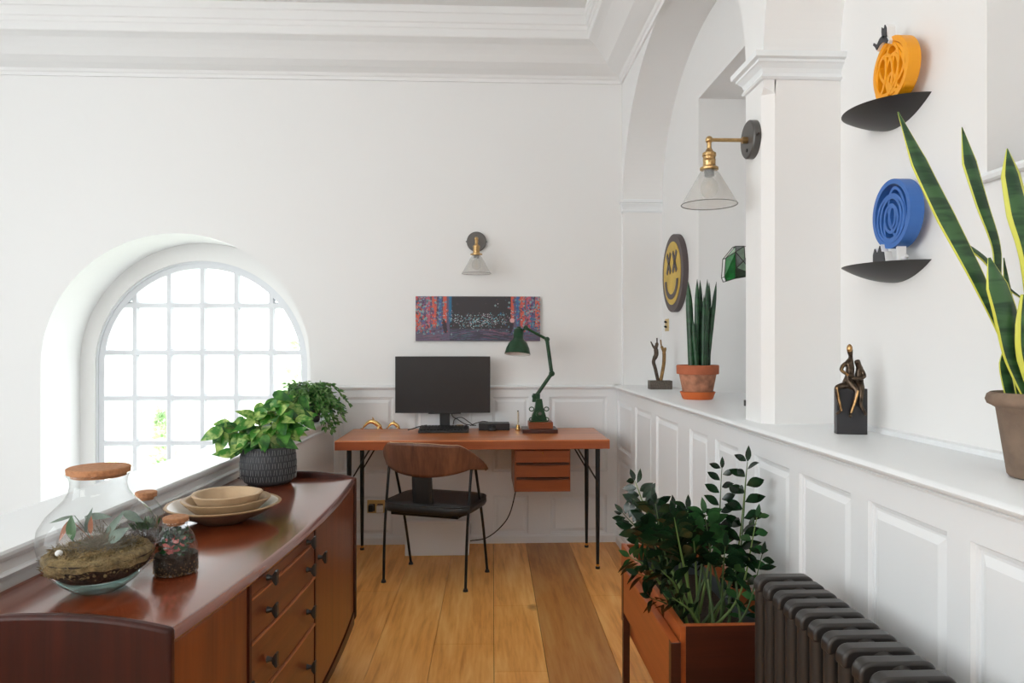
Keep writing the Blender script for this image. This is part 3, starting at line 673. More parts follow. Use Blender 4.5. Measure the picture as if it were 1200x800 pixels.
for mat, nn, nm in (('zz', 90, 'green_leaves'), ('zzl', 70, 'light_leaves'), ('pink', 26, 'pink_leaves'), ('grey_leaf', 40, 'pale_leaves')):
    m = MB()
    for _ in range(nn):
        an = rnd.uniform(0, 2*PI); z = .048+.052*rnd.random(); rm = .042-(max(0, z-.065))*.45; r = rm*math.sqrt(rnd.random())
        if nm == 'pink_leaves': an = rnd.uniform(-2.0, -.6); r = rm*.8; z = .052+.035*rnd.random()
        m.leaf((r*math.cos(an), r*math.sin(an), z), (rnd.uniform(-1, 1), rnd.uniform(-1, 1), rnd.uniform(-.2, 1)), (math.cos(an), math.sin(an), .6), rnd.uniform(.009, .016), .009, seg=3)
    m.build(nm, mat, T2)
T3 = jar('glass_terrarium', 'small cork-stoppered glass jar half hidden behind the large round terrarium', -.985, 1.93, [(0, .003), (.038, .001), (.045, .006), (.046, .05), (.042, .085), (.030, .105), (.022, .113), (.021, .122), (.025, .125)], .0225, .1245, .012)
m = MB(); m.lathe([(0, .005), (.042, .008), (.0435, .035), (0, .038)], seg=28); m.build('soil', 'soil', T3, smooth=True)
m = MB()
for _ in range(60):
    an = rnd.uniform(0, 2*PI); r = .03*rnd.random(); m.leaf((r*math.cos(an), r*math.sin(an), .038), (math.cos(an)*.5, math.sin(an)*.5, 1), (rnd.uniform(-1, 1), 1, 0), .03, .007, seg=3)
m.build('leaves', 'zzl', T3)
# bowls
def bowl(label, lat, d, z, R, r0, h, th, wav, mats, ph=0):
    t = thing('bowl', label, 'bowl', L(lat, d, z)); m = MB(); seg = 64
    prof = [(0, 0, 0), (r0, 0, 0), (r0+.004, .003, 0), (r0+(R-r0)*.5, h*.40, 0), (R-.003, h-.006, 0), (R, h-.002, 1), (R-.002, h, 1), (R-th, h-.001, 1), (R-th-.006, h-.004, 2), (r0+(R-r0)*.45, h*.42+.004, 2), (r0, .008, 2), (0, .007, 2)]
    vs = []
    for r, zz, _ in prof:
        for j in range(seg):
            an = 2*PI*j/seg; k = 1+wav*math.sin(3*an+ph)*(r/R)+wav*.6*math.sin(7*an+ph*2)*(r/R)
            vs.append((r*k*math.cos(an), r*k*math.sin(an), zz+(wav*.06*math.sin(2*an+ph) if r > .6*R else 0)))
    m.add(vs, [])
    for i in range(len(prof)-1):
        for j in range(seg): m.f.append((i*seg+j, i*seg+(j+1) % seg, (i+1)*seg+(j+1) % seg, (i+1)*seg+j)); m.mi.append(prof[i+1][2])
    o = m.build('bowl_body', mats, t, smooth=True, auto=1.3); return t
bowl('wide dished bowl with pale inside and dark mottled outside, lowest of the stack', -.874, 2.17, .72, .166, .062, .056, .010, .012, ['bowldark', 'bowlrim', 'bowlin'])
bowl('middle bowl of the stack, oatmeal brown with a faceted rim', -.868, 2.175, .7275, .128, .056, .062, .012, .022, ['bowlrim', 'bowlrim', 'bowl'], 1.1)
bowl('smallest bowl nested on top of the stack, pale tan', -.862, 2.172, .735, .1015, .055, .072, .010, .018, ['bowl', 'bowl', 'bowl'], 2.3)
# pothos in patterned pot
PP = thing('potted_pothos', 'variegated trailing pothos in a charcoal scratched pot on the sideboard', 'plant', L(-.938, 2.76, .72))
m = MB(); m.lathe([(0, .0), (.070, 0), (.088, .012), (.100, .035), (.104, .070), (.103, .105), (.098, .140), (.096, .146), (.091, .146), (.090, .13), (.088, .11), (0, .11)], seg=56); pot = m.build('pot', 'potblack', PP, smooth=True, auto=1)
m = MB()
def potr(z): return .1045+(.0 if z > .04 else -(.04-z)*.28)-(max(0, z-.09))*.10
for row in range(5):
    z = .022+row*.0245
    for j in range(60):
        an = 2*PI*(j+.5*(row % 2))/60; r = potr(z+.01)+.0002; sk = .018*((j % 2)*2-1)
        p0 = Vector((r*math.cos(an), r*math.sin(an), z)); r2 = potr(z+.019)+.0002; p1 = Vector((r2*math.cos(an+sk), r2*math.sin(an+sk), z+.019))
        m.tube([p0, p1], .0007, 4)
m.build('scratch_pattern', 'potmark', pot)
m = MB(); m.lathe([(0, .118), (.089, .118)], seg=24); m.build('soil', 'soil', PP)
def pothos_leaf(par, base, d, ln, wd, mat, up=(0, 0, 1)):
    m = MB(); m.leaf(base, d, up, ln, wd, .30, .18, 7, belly=.34, heart=.35); return m.build('leaf', mat, par, smooth=True)
vines = [((-.02, -.01), (-.16, -.06, .10), 5), ((-.03, 0), (-.12, -.02, .085), 4), ((-.01, -.03), (-.07, -.09, .03), 4), ((.0, 0), (.03, 0, .20), 5), ((.01, .01), (.08, .02, .155), 5), ((.02, -.02), (.11, -.03, .06), 4), ((.0, .02), (-.02, .03, .17), 5), ((.01, 0), (.06, -.04, .12), 5), ((.02, .02), (.13, .02, .12), 4), ((-.02, .02), (-.06, .03, .13), 4), ((0, -.02), (.0, -.08, .075), 4), ((.01, -.01), (.02, -.03, .14), 4), ((0, -.01), (-.03, -.05, .10), 4), ((0.02, -.01), (.05, -.06, .08), 4), ((.01, 0), (.07, .0, .225), 5), ((.0, .01), (.10, .02, .20), 4), ((-.01, 0), (-.18, -.05, .07), 5), ((-.02, -.01), (-.11, -.08, .0), 5), ((.0, 0), (.015, .0, .19), 4), ((-.01, .0), (-.09, .0, .12), 5), ((.01, 0), (.04, -.01, .215), 5), ((.01, 0), (.085, -.02, .19), 5), ((.0, 0), (.055, .01, .17), 5), ((.02, 0), (.10, -.03, .13), 4)]
stm = MB(); leaves = []
for (bx, by), (ex, ey, ez), nl in vines:
    b = Vector((bx, by, .115)); e = Vector((ex, ey, .12+ez)); mid = (b+e)/2+Vector((0, 0, .04)); path = catmull([b, mid, e], 6); stm.tube(path, .0022, 6)
    for i in range(nl):
        t = .35+.65*i/(nl-1) if nl > 1 else 1
        p = path[min(len(path)-1, int(t*(len(path)-1)))]
        an = rnd.uniform(0, 2*PI); out = Vector((e.x-b.x, e.y-b.y, 0)); out = out.normalized() if out.length > .03 else Vector((math.cos(an), math.sin(an), 0))
        q = p+Vector((rnd.uniform(-.025, .025), rnd.uniform(-.025, .02), rnd.uniform(-.01, .025))); stm.tube([p, (p+q)/2+Vector((0, 0, .006)), q], .0012, 5)
        dr = out*rnd.uniform(.1, .9)+Vector((rnd.uniform(-.7, .7), rnd.uniform(-.6, .3), rnd.uniform(-1.0, .35)))
        leaves.append((q, dr, rnd.uniform(.060, .095)))
stm.build('stems', 'stem', PP, smooth=True)
for i, (q, dr, ln) in enumerate(leaves): pothos_leaf(PP, q, dr, ln, ln*rnd.uniform(.50, .64), 'pothos' if i % 3 else 'pothosd', (rnd.uniform(-.3, .3), -1.0, rnd.uniform(.3, 1)))
# trailing plant in the corner, on the cap of the half wall
TP = thing('trailing_plant', 'bushy small-leaved trailing plant on the far end of the half wall', 'plant', L(-1.20, 4.22, .803))
m = MB(); m.lathe([(0, 0), (.06, 0), (.066, .01), (.078, .10), (.082, .105), (.078, .108), (.072, .10), (0, .095)], seg=28); m.build('pot', 'potblack', TP, smooth=True)
stm = MB(); lf = MB(); lf2 = MB()
for _ in range(120):
    an = rnd.uniform(0, 2*PI); ex = rnd.uniform(.06, .17); top = rnd.uniform(.02, .11)
    b = Vector((.02*math.cos(an), .02*math.sin(an), .10)); cx = .05
    a1 = b+Vector((math.cos(an)*ex*.6, math.sin(an)*ex*.45, top+.02)); e = Vector((cx+math.cos(an)*ex*1.15, math.sin(an)*ex*.8, .10+top-rnd.uniform(.02, .19)))
    path = catmull([b, a1, e], 6); stm.tube(path, .0011, 4)
    for p in path[3:]:
        for k in range(3):
            dd = Vector((math.cos(an)+rnd.uniform(-.8, .8), math.sin(an)+rnd.uniform(-.8, .8), rnd.uniform(-1, .4)))
            (lf if rnd.random() < .7 else lf2).leaf(p, dd, (rnd.uniform(-.4, .4), -.7, .8), rnd.uniform(.022, .042), rnd.uniform(.009, .016), .3, .2, 3)
stm.build('stems', 'stemd', TP); tag(lf.build('foliage', 'trail', TP), kind='stuff'); tag(lf2.build('foliage', 'pothosd', TP), kind='stuff')
# ================================================================== DESK
DX0, DX1, DY0, DY1 = -.805, .708, 3.949, 4.528
DK = thing('desk', 'long teak desk on slim black steel legs against the back wall', 'desk', ((DX0+DX1)/2, (DY0+DY1)/2, 0))
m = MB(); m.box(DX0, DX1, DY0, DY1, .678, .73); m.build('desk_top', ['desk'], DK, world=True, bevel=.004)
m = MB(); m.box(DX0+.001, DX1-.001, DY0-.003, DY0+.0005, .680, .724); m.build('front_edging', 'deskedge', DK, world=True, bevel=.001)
lx = [(DX0+.07, 1), (DX1-.06, -1)]
for x, s in lx:
    for y, sy in ((DY0+.05, 1), (DY1-.10, -1)):
        m = MB(); m.tube([(x, y, .026), (x, y, .30), (x, y, .678)], [.0085, .012, .0135], 14); lg_ = m.build('leg', 'blackm', DK, world=True, smooth=True)
        m = MB(); m.tube([(x, y, 0), (x, y, .012)], .0125, 14); m.tube([(x, y, .012), (x, y, .027)], .0085, 14, 1); m.build('foot', ['blackp', 'brass'], lg_, world=True, smooth=True)
        m = MB(); m.tube([(x+s*.008, y, .50), (x+s*.115, y, .68)], .0045, 8); m.build('brace', 'blackm', DK, world=True, smooth=True)
a = PY(603, 527, 4.02); b = PY(669, 582, 4.02)
ux0, ux1, uz0, uz1 = a.x, b.x, .425, .678
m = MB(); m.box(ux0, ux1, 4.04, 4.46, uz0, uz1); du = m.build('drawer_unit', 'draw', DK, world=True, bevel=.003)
hh = (uz1-uz0-.014)/3
for i in range(3):
    z0 = uz0+.005+i*(hh+.002); m = MB(); m.box(ux0+.008, ux1-.008, 4.018, 4.04, z0, z0+hh-.012); dr = m.build('drawer', 'draw', du, world=True, bevel=.002)
    m = MB(); n = 12
    pts = [(ux0+.010+(ux1-ux0-.02)*k/n, z0+hh-.003-.010*math.sin(PI*k/n)) for k in range(n+1)]+[(ux1-.010, z0+hh-.0005), (ux0+.010, z0+hh-.0005)]
    if i < 2: m.prism(pts, lambda a, b: (a, 4.006, b), lambda a, b: (a, 4.035, b)); m.build('drawer_grip', 'plantdark', du, world=True)
m = MB(); m.tube([((ux0+ux1)/2, 4.0175, uz1-.030), ((ux0+ux1)/2, 4.0135, uz1-.030)], .005, 12); m.build('keyhole', 'brass', du, world=True)
# ================================================================== CHAIR
CH_ = thing('desk_chair', 'chair with curved walnut back, black padded seat and thin black legs', 'chair', L(-.408, 3.877), -math.radians(20))
m = MB()
def backpt(u, v):
    s = 2*u-1; ph = s*math.radians(92)
    x = .285*math.sin(ph)/(abs(math.sin(ph))**.12+1e-9) if abs(ph) > 1e-6 else 0; y = -.205*math.cos(ph)*1.0+.0
    q = abs(s); zt = .748+.004*math.cos(s*8) if q < .42 else .748+.004*math.cos(3.36)-.142*((q-.42)/.58)**1.15
    zb = .572+.040*min(1, q/.6)**1.6-(.016*(q-.6)/.4 if q > .6 else 0)
    zb = min(zb, zt-.012)
    lean = (v-.5)*.03
    return (x*(1+.06*(v-.5)), y-lean*math.cos(ph), zb+(zt-zb)*v)
m.grid(backpt, 48, 10); bk = m.build('backrest', ['walnut', 'ply'], CH_, solid=.009, smooth=True)
bk.modifiers['Solid'].material_offset_rim = 1
# seat pad: rounded cushion
m = MB()
def pad(r0, z): return [(r0*1.08*math.copysign(abs(math.cos(t))**.42, math.cos(t)), r0*.9*math.copysign(abs(math.sin(t))**.42, math.sin(t)), z) for t in [2*PI*k/40 for k in range(40)]]
rings = [pad(.20, .378), pad(.222, .384), pad(.228, .398), pad(.226, .420), pad(.212, .433), pad(.15, .438), pad(.05, .438)]
vs = [p for r in rings for p in r]; fs = [(i*40+j, i*40+(j+1) % 40, (i+1)*40+(j+1) % 40, (i+1)*40+j) for i in range(len(rings)-1) for j in range(40)]
m.add(vs, fs+[tuple(range(39, -1, -1)), tuple(240+j for j in range(40))]); m.build('seat', 'leather', CH_, smooth=True, auto=1.2)
m = MB(); pts = [(.243*math.copysign(abs(math.cos(t))**.42, math.cos(t)), .202*math.copysign(abs(math.sin(t))**.42, math.sin(t)), .426) for t in [2*PI*k/48 for k in range(49)]]
m.tube(pts, .0035, 6, cap=False); m.build('seat_piping', 'leather', CH_, smooth=True)
m = MB(); m.box(-.19, .19, -.165, .165, .362, .380); m.build('seat_frame', 'blackm', CH_, bevel=.004)
legs = [((-.232, -.165), (-.236, -.085), -1), ((-.232, .165), (-.236, -.035), -1), ((.232, -.165), (.236, -.085), 1), ((.232, .165), (.236, -.035), 1)]
for (fx, fy), (tx, ty), s in legs:
    m = MB(); sg = 1 if fy > 0 else -1
    path = catmull([(fx, fy, .012), ((fx+tx)/2, fy*.5+(ty)*.5+sg*.02, .30), (tx, ty+sg*.012, .585), (tx+s*.004, ty+.0, .610), (tx+s*.008, (-.06), .616)], 6); m.tube(path, .0072, 10); lo = m.build('leg', 'blackm', CH_, smooth=True)
    m = MB(); m.tube([(fx, fy, 0), (fx, fy, .014)], [.014, .010], 12); m.build('foot', 'blackp', lo, smooth=True)
m = MB()
for s in (-1, 1):
    for y in (-.15, .15): m.tube([(s*.18, y, .372), (s*.226, y*.86, .385)], .006, 8)
m.build('seat_bracket', 'blackm', CH_, smooth=True)
m = MB(); m.grid(lambda u, v: (-.055+.11*u, -.195+.03*(1-v)*(1-v)+.01*v, .405+.20*v), 4, 8); m.build('back_support', 'leather', CH_, solid=.012, smooth=True)
# ================================================================== ON THE DESK
ym = 4.44
a = PY(463, 417.5, ym); b = PY(574.5, 483.5, ym)
MN = thing('computer_monitor', 'black widescreen monitor switched off on the desk', 'monitor', ((a.x+b.x)/2, ym, .73))
m = MB(); m.box(a.x, b.x, ym, ym+.022, b.z, a.z); m.build('casing', 'blackp', MN, world=True, bevel=.002)
m = MB(); m.box(a.x+.004, b.x-.004, ym-.001, ym+.001, b.z+.017, a.z-.004); m.build('screen', 'screen', MN, world=True)
cx = (PY(521, 490, ym).x)
m = MB(); m.box(cx-.031, cx+.031, ym+.022, ym+.034, .745, b.z+.10); m.box(cx-.10, cx+.10, ym+.002, ym+.03, b.z-.006, b.z+.02); m.build('stand', 'blackp', MN, world=True, bevel=.002)
m = MB(); m.box(cx-.11, cx+.11, ym-.02, ym+.08, .73, .742); m.build('stand_base', 'blackp', MN, world=True, bevel=.003)
k0 = PZ(490, 507.5, .73); k1 = PZ(549, 507.5, .73)
KB = thing('keyboard', 'black keyboard in front of the monitor', 'keyboard', ((k0.x+k1.x)/2, k0.y+.06, .73))
kw = (k1.x-k0.x)/2
m = MB(); m.prism([(-.065, 0), (-.065, .016), (.065, .030), (.065, 0)], lambda a, b: (-kw, a, b), lambda a, b: (kw, a, b)); m.build('case', 'blackp', KB, bevel=.003)
keys = MB()
for r in range(5):
    for c in range(14):
        x0 = -kw+.008+c*(2*kw-.016)/14; y0 = -.058+r*.0235; zz = .016+(y0+.065)*.108
        keys.box(x0+.001, x0+(2*kw-.016)/14-.001, y0, y0+.020, zz, zz+.0085)
keys.build('keys', 'blackm', KB, bevel=.001)
m = MB(); m.box(kw-.075, kw-.035, .036, .052, .036, .0385); m.build('badge', 'socket', KB)
p = PZ(577, 505, .73)
MS = thing('computer_mouse', 'small black mouse to the right of the keyboard', 'mouse', p+Vector((0, .03, 0)))
m = MB(); m.ball((0, 0, .008), .03, 20, sc=(.92, 1.25, .72)); mm = m.build('shell', 'blackp', MS, smooth=True)
for v in mm.data.vertices:
    if v.co.z < 0: v.co.z = 0
m = MB(); m.tube([(0, -.022, .0275), (0, -.012, .0305)], .004, 8); m.build('scroll_wheel', 'screen', MS, smooth=True)
a = PY(561, 495, 4.45); b = PY(597, 500, 4.45)
DB = thing('docking_station', 'flat black box with cables behind the mouse', 'box', ((a.x+b.x)/2, 4.46, .73))
m = MB(); m.box(a.x, b.x, 4.40, 4.50, .73, a.z); m.build('case', 'blackp', DB, world=True, bevel=.004)
m = MB(); m.box(a.x+.02, b.x-.02, 4.3985, 4.401, .737, .742); m.build('port_strip', 'screen', DB, world=True)
def cable(label, pts, r=.003, mat='blackp', name='cable'):
    m = MB(); m.tube(catmull(pts, 8), r, 8); return tag(m.build(name, mat, smooth=True), label, 'cable')
yq = 4.47
P = lambda px, py, y=yq: PY(px, py, y)
cable('black cable looping down from the monitor to the flat box', [P(529, 478, 4.485), P(530, 487), P(536, 491), P(546, 497), P(558, 498.3)], .0028)
cable('black cable arching beside the monitor stand onto the desk', [P(531, 497, 4.43), P(533, 491), P(541, 489), P(549, 494), P(555, 498.5)], .0026)
cable('thin black cable curving over the top of the flat black box', [P(551, 498.6), P(558, 495.5), P(566, 493.6, 4.5), P(572, 494.2, 4.505)], .0026)
cable('black lead lying on the desk at the left of the keyboard', [P(478, 503.5, 4.40), P(484, 502.2, 4.40), P(490, 500, 4.42), P(500, 498, 4.45)], .0035)
cable('black power cable hanging from the drawer unit down to the white box', [(ux0+.03, 4.30, .4245), PY(598, 600, 4.33), PY(587, 617, 4.33), PY(570, 630, 4.33), PY(551, 633.5, 4.33)], .0035)
# brass dolphins
def dolphin(label, px0, px1, pyt, py, s, y):
    a = PZ(px0, py, .73); b = PZ(px1, py, .73); cx = (a.x+b.x)/2; Lh = (b.x-a.x)/2
    t = thing('dolphin_figurine', label, 'figurine', (cx, a.y, .73)); h = s
    ctr = [(-Lh, .0, .004), (-Lh*.78, 0, h*.45), (-Lh*.4, 0, h*.83), (0, 0, h*.92), (Lh*.45, 0, h*.66), (Lh*.8, 0, h*.28), (Lh*.98, 0, .006)]
    path = catmull(ctr, 5); n = len(path); rs = []
    for i in range(n):
        u = i/(n-1); rs.append(h*.26*(math.sin(PI*min(1, (u*.92+.03)))**.8*(.45+.75*u) if u < .82 else (.36*(1-(u-.82)/.18)+.10))+.001)
    m = MB(); m.tube(path, rs, 14); m.build('body', 'brass', t, smooth=True)
    m = MB(); m.prism([(-Lh*.02, h*.98), (Lh*.30, h*.86), (Lh*.10, h*1.30), (-Lh*.02, h*1.42)], lambda a, b: (a, -.002, b), lambda a, b: (a, .002, b)); m.build('dorsal_fin', 'agebrass', t, bevel=.001)
    m = MB(); m.prism([(0, 0), (-h*.30, h*.42), (-h*.05, h*.30), (h*.0, h*.14), (h*.05, h*.30), (h*.30, h*.42)], lambda a, b: (-Lh*1.02-b*.6+.006, a, .006+b*.25), lambda a, b: (-Lh*1.02-b*.6+.006, a, .010+b*.25)); m.build('tail_fluke', 'agebrass', t, bevel=.001)
    for sy in (-1, 1):
        m = MB(); m.prism([(0, 0), (h*.25, -h*.02), (-h*.02, -h*.48)], lambda a, b: (Lh*.52+a, sy*(h*.18-b*.3), h*.52+b), lambda a, b: (Lh*.52+a, sy*(h*.18-b*.3)+.003, h*.52+b)); m.build('flipper', 'brass', t)
dolphin('larger leaping brass dolphin at the left end of the desk', 424.5, 448.5, 490, 504, .058, 4.3)
dolphin('smaller brass dolphin beside the keyboard end of the pair', 453.5, 469, 493, 503.5, .044, 4.3)
p = PZ(607, 504, .73)
PN = thing('pen_holder', 'slim brass pen stand with one upright pen', 'pen holder', p)
m = MB(); m.lathe([(0, 0), (.016, 0), (.017, .003), (.013, .008), (.011, .03), (.011, .034), (0, .034)], seg=24); m.build('holder_base', 'brass', PN, smooth=True, auto=.5)
m = MB(); m.tube([(0, 0, .03), (0, 0, .115)], .0045, 10); m.build('pen', 'wax', PN, smooth=True)
m = MB(); m.tube([(0, 0, .115), (0, 0, .122)], .0048, 10); m.tube([(.0045, 0, .05), (.0045, 0, .11)], .0018, 6); m.build('pen_cap', 'blackp', PN, smooth=True)
# green jointed work lamp
yl = 4.33
LM = thing('desk_lamp', 'green industrial jointed lamp on a stepped wooden base', 'lamp', (PY(631, 500, yl).x, yl, .73))
Q = lambda px, py, y=yl: PY(px, py, y)
a = Q(611.5, 503); b = Q(652, 503); m = MB(); m.box(a.x, b.x, yl-.09, yl+.09, .73, .754); m.build('lower_plinth', 'plantdark', LM, world=True, bevel=.002)
a = Q(619, 503); b = Q(647, 503); m = MB(); m.box(a.x, b.x, yl-.06, yl+.06, .754, .793); m.build('upper_plinth', 'draw', LM, world=True, bevel=.002)
c = Q(631.5, 480); cz = .793
m = MB(); m.box(c.x-.052, c.x+.052, yl-.04, yl+.04, cz, cz+.008); m.prism([(-.048, 0), (.048, 0), (.040, .03), (.026, .075), (.018, .128), (-.018, .128), (-.026, .07), (-.042, .03)], lambda a, b: (c.x+a, yl-.022, cz+.008+b), lambda a, b: (c.x+a, yl+.022, cz+.008+b))
m.tube([(c.x, yl-.03, cz+.045), (c.x, yl+.03, cz+.045)], .02, 16); m.build('clamp_housing', 'greenm', LM, world=True, bevel=.003)
for sx in (-1, 1):
    for zz in (.012, .075):
        m = MB(); pts = [(c.x+sx*.045+.014*math.cos(t), yl-.012, cz+zz+.012*math.sin(t)) for t in [2*PI*k/14 for k in range(15)]]; m.tube(pts, .0035, 6, cap=False); m.build('lug', 'greenm', LM, world=True, smooth=True)
m = MB(); m.tube([(c.x+.004, yl-.034, cz+.05), (c.x+.004, yl-.022, cz+.05)], .010, 12); m.build('knob', 'steelgrey', LM, world=True, smooth=True)
J0, J1, J2, J3 = Q(627.5, 465), Q(646.5, 437.5), Q(641, 397.5), Q(616, 384)
m = MB(); m.prism([(-.026, -.03), (.02, -.03), (.022, .02), (-.022, .022)], lambda a, b: (J0.x+a+.006, yl-.014, J0.z+b), lambda a, b: (J0.x+a+.006, yl+.014, J0.z+b)); m.tube([(J0.x-.008, yl-.024, J0.z+.004), (J0.x-.008, yl+.024, J0.z+.004)], .014, 14); m.build('base_joint', 'greenm', LM, world=True, bevel=.002)
for A_, B_, r in ((J0, J1, .0115), (J1, J2, .0115), (J2, J3, .0085)):
    m = MB(); m.tube([A_, A_.lerp(B_, .15), A_.lerp(B_, .85), B_], [r*1.1, r, r, r*1.1], 12); m.build('arm', 'greenm', LM, world=True, smooth=True)
for J, r in ((J1, .017), (J2, .015), (J3, .014)):
    m = MB(); m.tube([J+Vector((0, -.018, 0)), J+Vector((0, .018, 0))], r, 16); m.tube([J+Vector((0, -.023, 0)), J+Vector((0, .023, 0))], r*.45, 10); m.build('elbow_joint', 'greenm', LM, world=True, smooth=True)
hd = Q(608, 386); bt = Q(607, 414); ax = (bt-hd).normalized(); ax = Vector((-.06, -.16, -1)).normalized()
rot = Vector((0, 0, -1)).rotation_difference(ax).to_matrix().to_4x4()
T = Matrix.Translation(hd) @ rot
m = MB(); m.T = T
m.lathe([(.0, .008), (.020, .006), (.029, -.002), (.030, -.055), (.036, -.062), (.056, -.085), (.070, -.115), (.077, -.145), (.079, -.150), (.0775, -.151)], seg=40); sh = m.build('shade', 'greenm', LM, world=True, smooth=True, auto=.9)
m = MB(); m.T = T; m.lathe([(.0765, -.150), (.068, -.115), (.054, -.087), (.034, -.066), (0, -.060)], seg=40); m.build('shade_lining', 'lampin', LM, world=True, smooth=True)
m = MB(); m.T = T; m.ball((0, 0, -.105), .026, 16, sc=(1, 1, 1.15)); m.tube([(0, 0, -.06), (0, 0, -.085)], .014, 12); m.build('bulb', 'lampin', LM, world=True, smooth=True)
m = MB(); m.tube([J3, J3+Vector((-.02, 0, -.018)), hd+Vector((.012, 0, .004))], .008, 10); m.tube([hd+Vector((0, 0, .0)), hd+Vector((0, 0, .018))], .012, 12); m.build('shade_bracket', 'greenm', LM, world=True, smooth=True)
WORLD = 4.9; EXPO = 0.12; SUN = .6
LIGHTS = [('rear_fill_light', (-2.7, -1.5, 1.9), (math.radians(88), 0, math.radians(-24)), 2.4, 1.9, 74, (1, .965, .93)),  # added fill light for the back wall; no window is built there
          ('high_rear_fill_light', (.0, -1.5, 2.7), (math.radians(20), 0, 0), 2.2, .9, 26, (1, .97, .94))]  # added fill light tipped down at the floor, likewise without a window
# ================================================================== BACK WALL FITTINGS
# canvas print
a = PY(487, 347, D-.02); b = PY(633, 399.5, D-.02)
CV = thing('canvas_print', 'long dark canvas print with bright splashes on the back wall above the monitor', 'picture', ((a.x+b.x)/2, D, b.z))
NXc, NZc = 250, 90
img = [[(.035, .03, .035)]*NXc for _ in range(NZc)]
R2 = random.Random(11)
pal = [srgb(214, 92, 66)[:3], srgb(196, 70, 84)[:3], srgb(60, 104, 160)[:3], srgb(110, 158, 172)[:3], srgb(104, 84, 130)[:3], srgb(150, 180, 176)[:3], srgb(32, 110, 150)[:3], srgb(190, 92, 110)[:3], srgb(80, 64, 76)[:3]]
def px(i, j, c, k=1.0):
    if 0 <= i < NXc and 0 <= j < NZc: o = img[j][i]; img[j][i] = tuple(o[q]*(1-k)+c[q]*k for q in range(3))
for j in range(NZc):
    for i in range(NXc):
        u, v = i/NXc, j/NZc      # v 0 top
        if v > .72: px(i, j, (.06, .05, .08) if (i+j) % 3 else (.05, .06, .09))
        e = min(u, 1-u)
        if e < .27-(.04 if u > .5 else 0):
            px(i, j, (.12, .09, .14))
for side in (0, 1):
    for cx0, w, c in ((.02, .035, 0), (.065, .02, 4), (.10, .03, 7), (.15, .03, 0), (.195, .02, 2), (.235, .022, 0), (.275, .018, 6)):
        if side and cx0 > .26: continue
        uc = cx0 if not side else 1-cx0*.95
        for i in range(int((uc-w/2)*NXc), int((uc+w/2)*NXc)+1):
            for j in range(int(NZc*(.62-.2*(cx0/.28)+R2.random()*.1))+10): px(i, j, tuple(q*(.85+.3*R2.random()) for q in pal[c]), .85)
    for _ in range(480):
        u = abs(R2.gauss(0, .12)); u = u if not side else 1-u
        v = R2.random()*.85; c = tuple(q*.8 for q in pal[R2.choice((0, 1, 2, 3, 3, 4, 5, 5, 6, 8, 8, 3))]); r = R2.choice((0, 1, 1, 2, 2))
        i0, j0 = int(u*NXc), int(v*NZc)
        for di in range(-r, r+1):
            for dj in range(-r, r+1):
                if di*di+dj*dj <= r*r+.5: px(i0+di, j0+dj, c, .85)
for _ in range(480):
    u = .5+R2.gauss(0, .17); yc = .56-.9*(u-.5)**2*1.5; v = yc+R2.gauss(0, .09)
    c = R2.choice([(.55, .68, .66), (.35, .55, .58), (.62, .55, .58), (.12, .5, .6), (.25, .12, .2)]); i0, j0 = int(u*NXc), int(v*NZc)
    px(i0, j0, c, .9)
    if R2.random() < .35: px(i0+1, j0, c, .8); px(i0, j0+1, c, .7)
for _ in range(260):
    u = R2.random(); v = .74+.24*R2.random(); c = R2.choice([(.10, .13, .22), (.16, .10, .2), (.08, .16, .18), (.3, .1, .16), (.05, .04, .05)]); i0, j0 = int(u*NXc), int(v*NZc); n = R2.randrange(6, 22)
    for k in range(n): px(i0+k, j0+(k//7)*(1 if u > .5 else -1), c, .6)
for u0, col in ((.235, (.03, .02, .03)), (.765, (.03, .02, .03))):
    for j in range(46, 74):
        for i in range(-4, 5):
            if abs(i) < 3.5*math.sin(PI*(j-44)/34)+R2.random()*1.5: px(int(u0*NXc)+i+(j-60)//6*(1 if u0 < .5 else -1), j, col, .95)
for i in range(-5, 5):
    for j in range(-5, 5):
        if i*i+j*j < 22: px(int(.775*NXc)+i, 48+j, (.75, .42, .42), .9)
m = MB(); m.col = []; W_, H_ = b.x-a.x, a.z-b.z
vs = [(-W_/2+W_*i/NXc, -.0205, H_-H_*j/NZc) for j in range(NZc+1) for i in range(NXc+1)]
fs = []
for j in range(NZc):
    for i in range(NXc): k = j*(NXc+1)+i; fs.append((k, k+NXc+1, k+NXc+2, k+1)); m.col.append((*img[j][i], 1))
m.add(vs, fs); m.build('printed_canvas', 'paint', CV)
m = MB(); m.box(-W_/2, W_/2, -.02, 0, 0, H_); m.build('stretcher', 'blackp', CV)
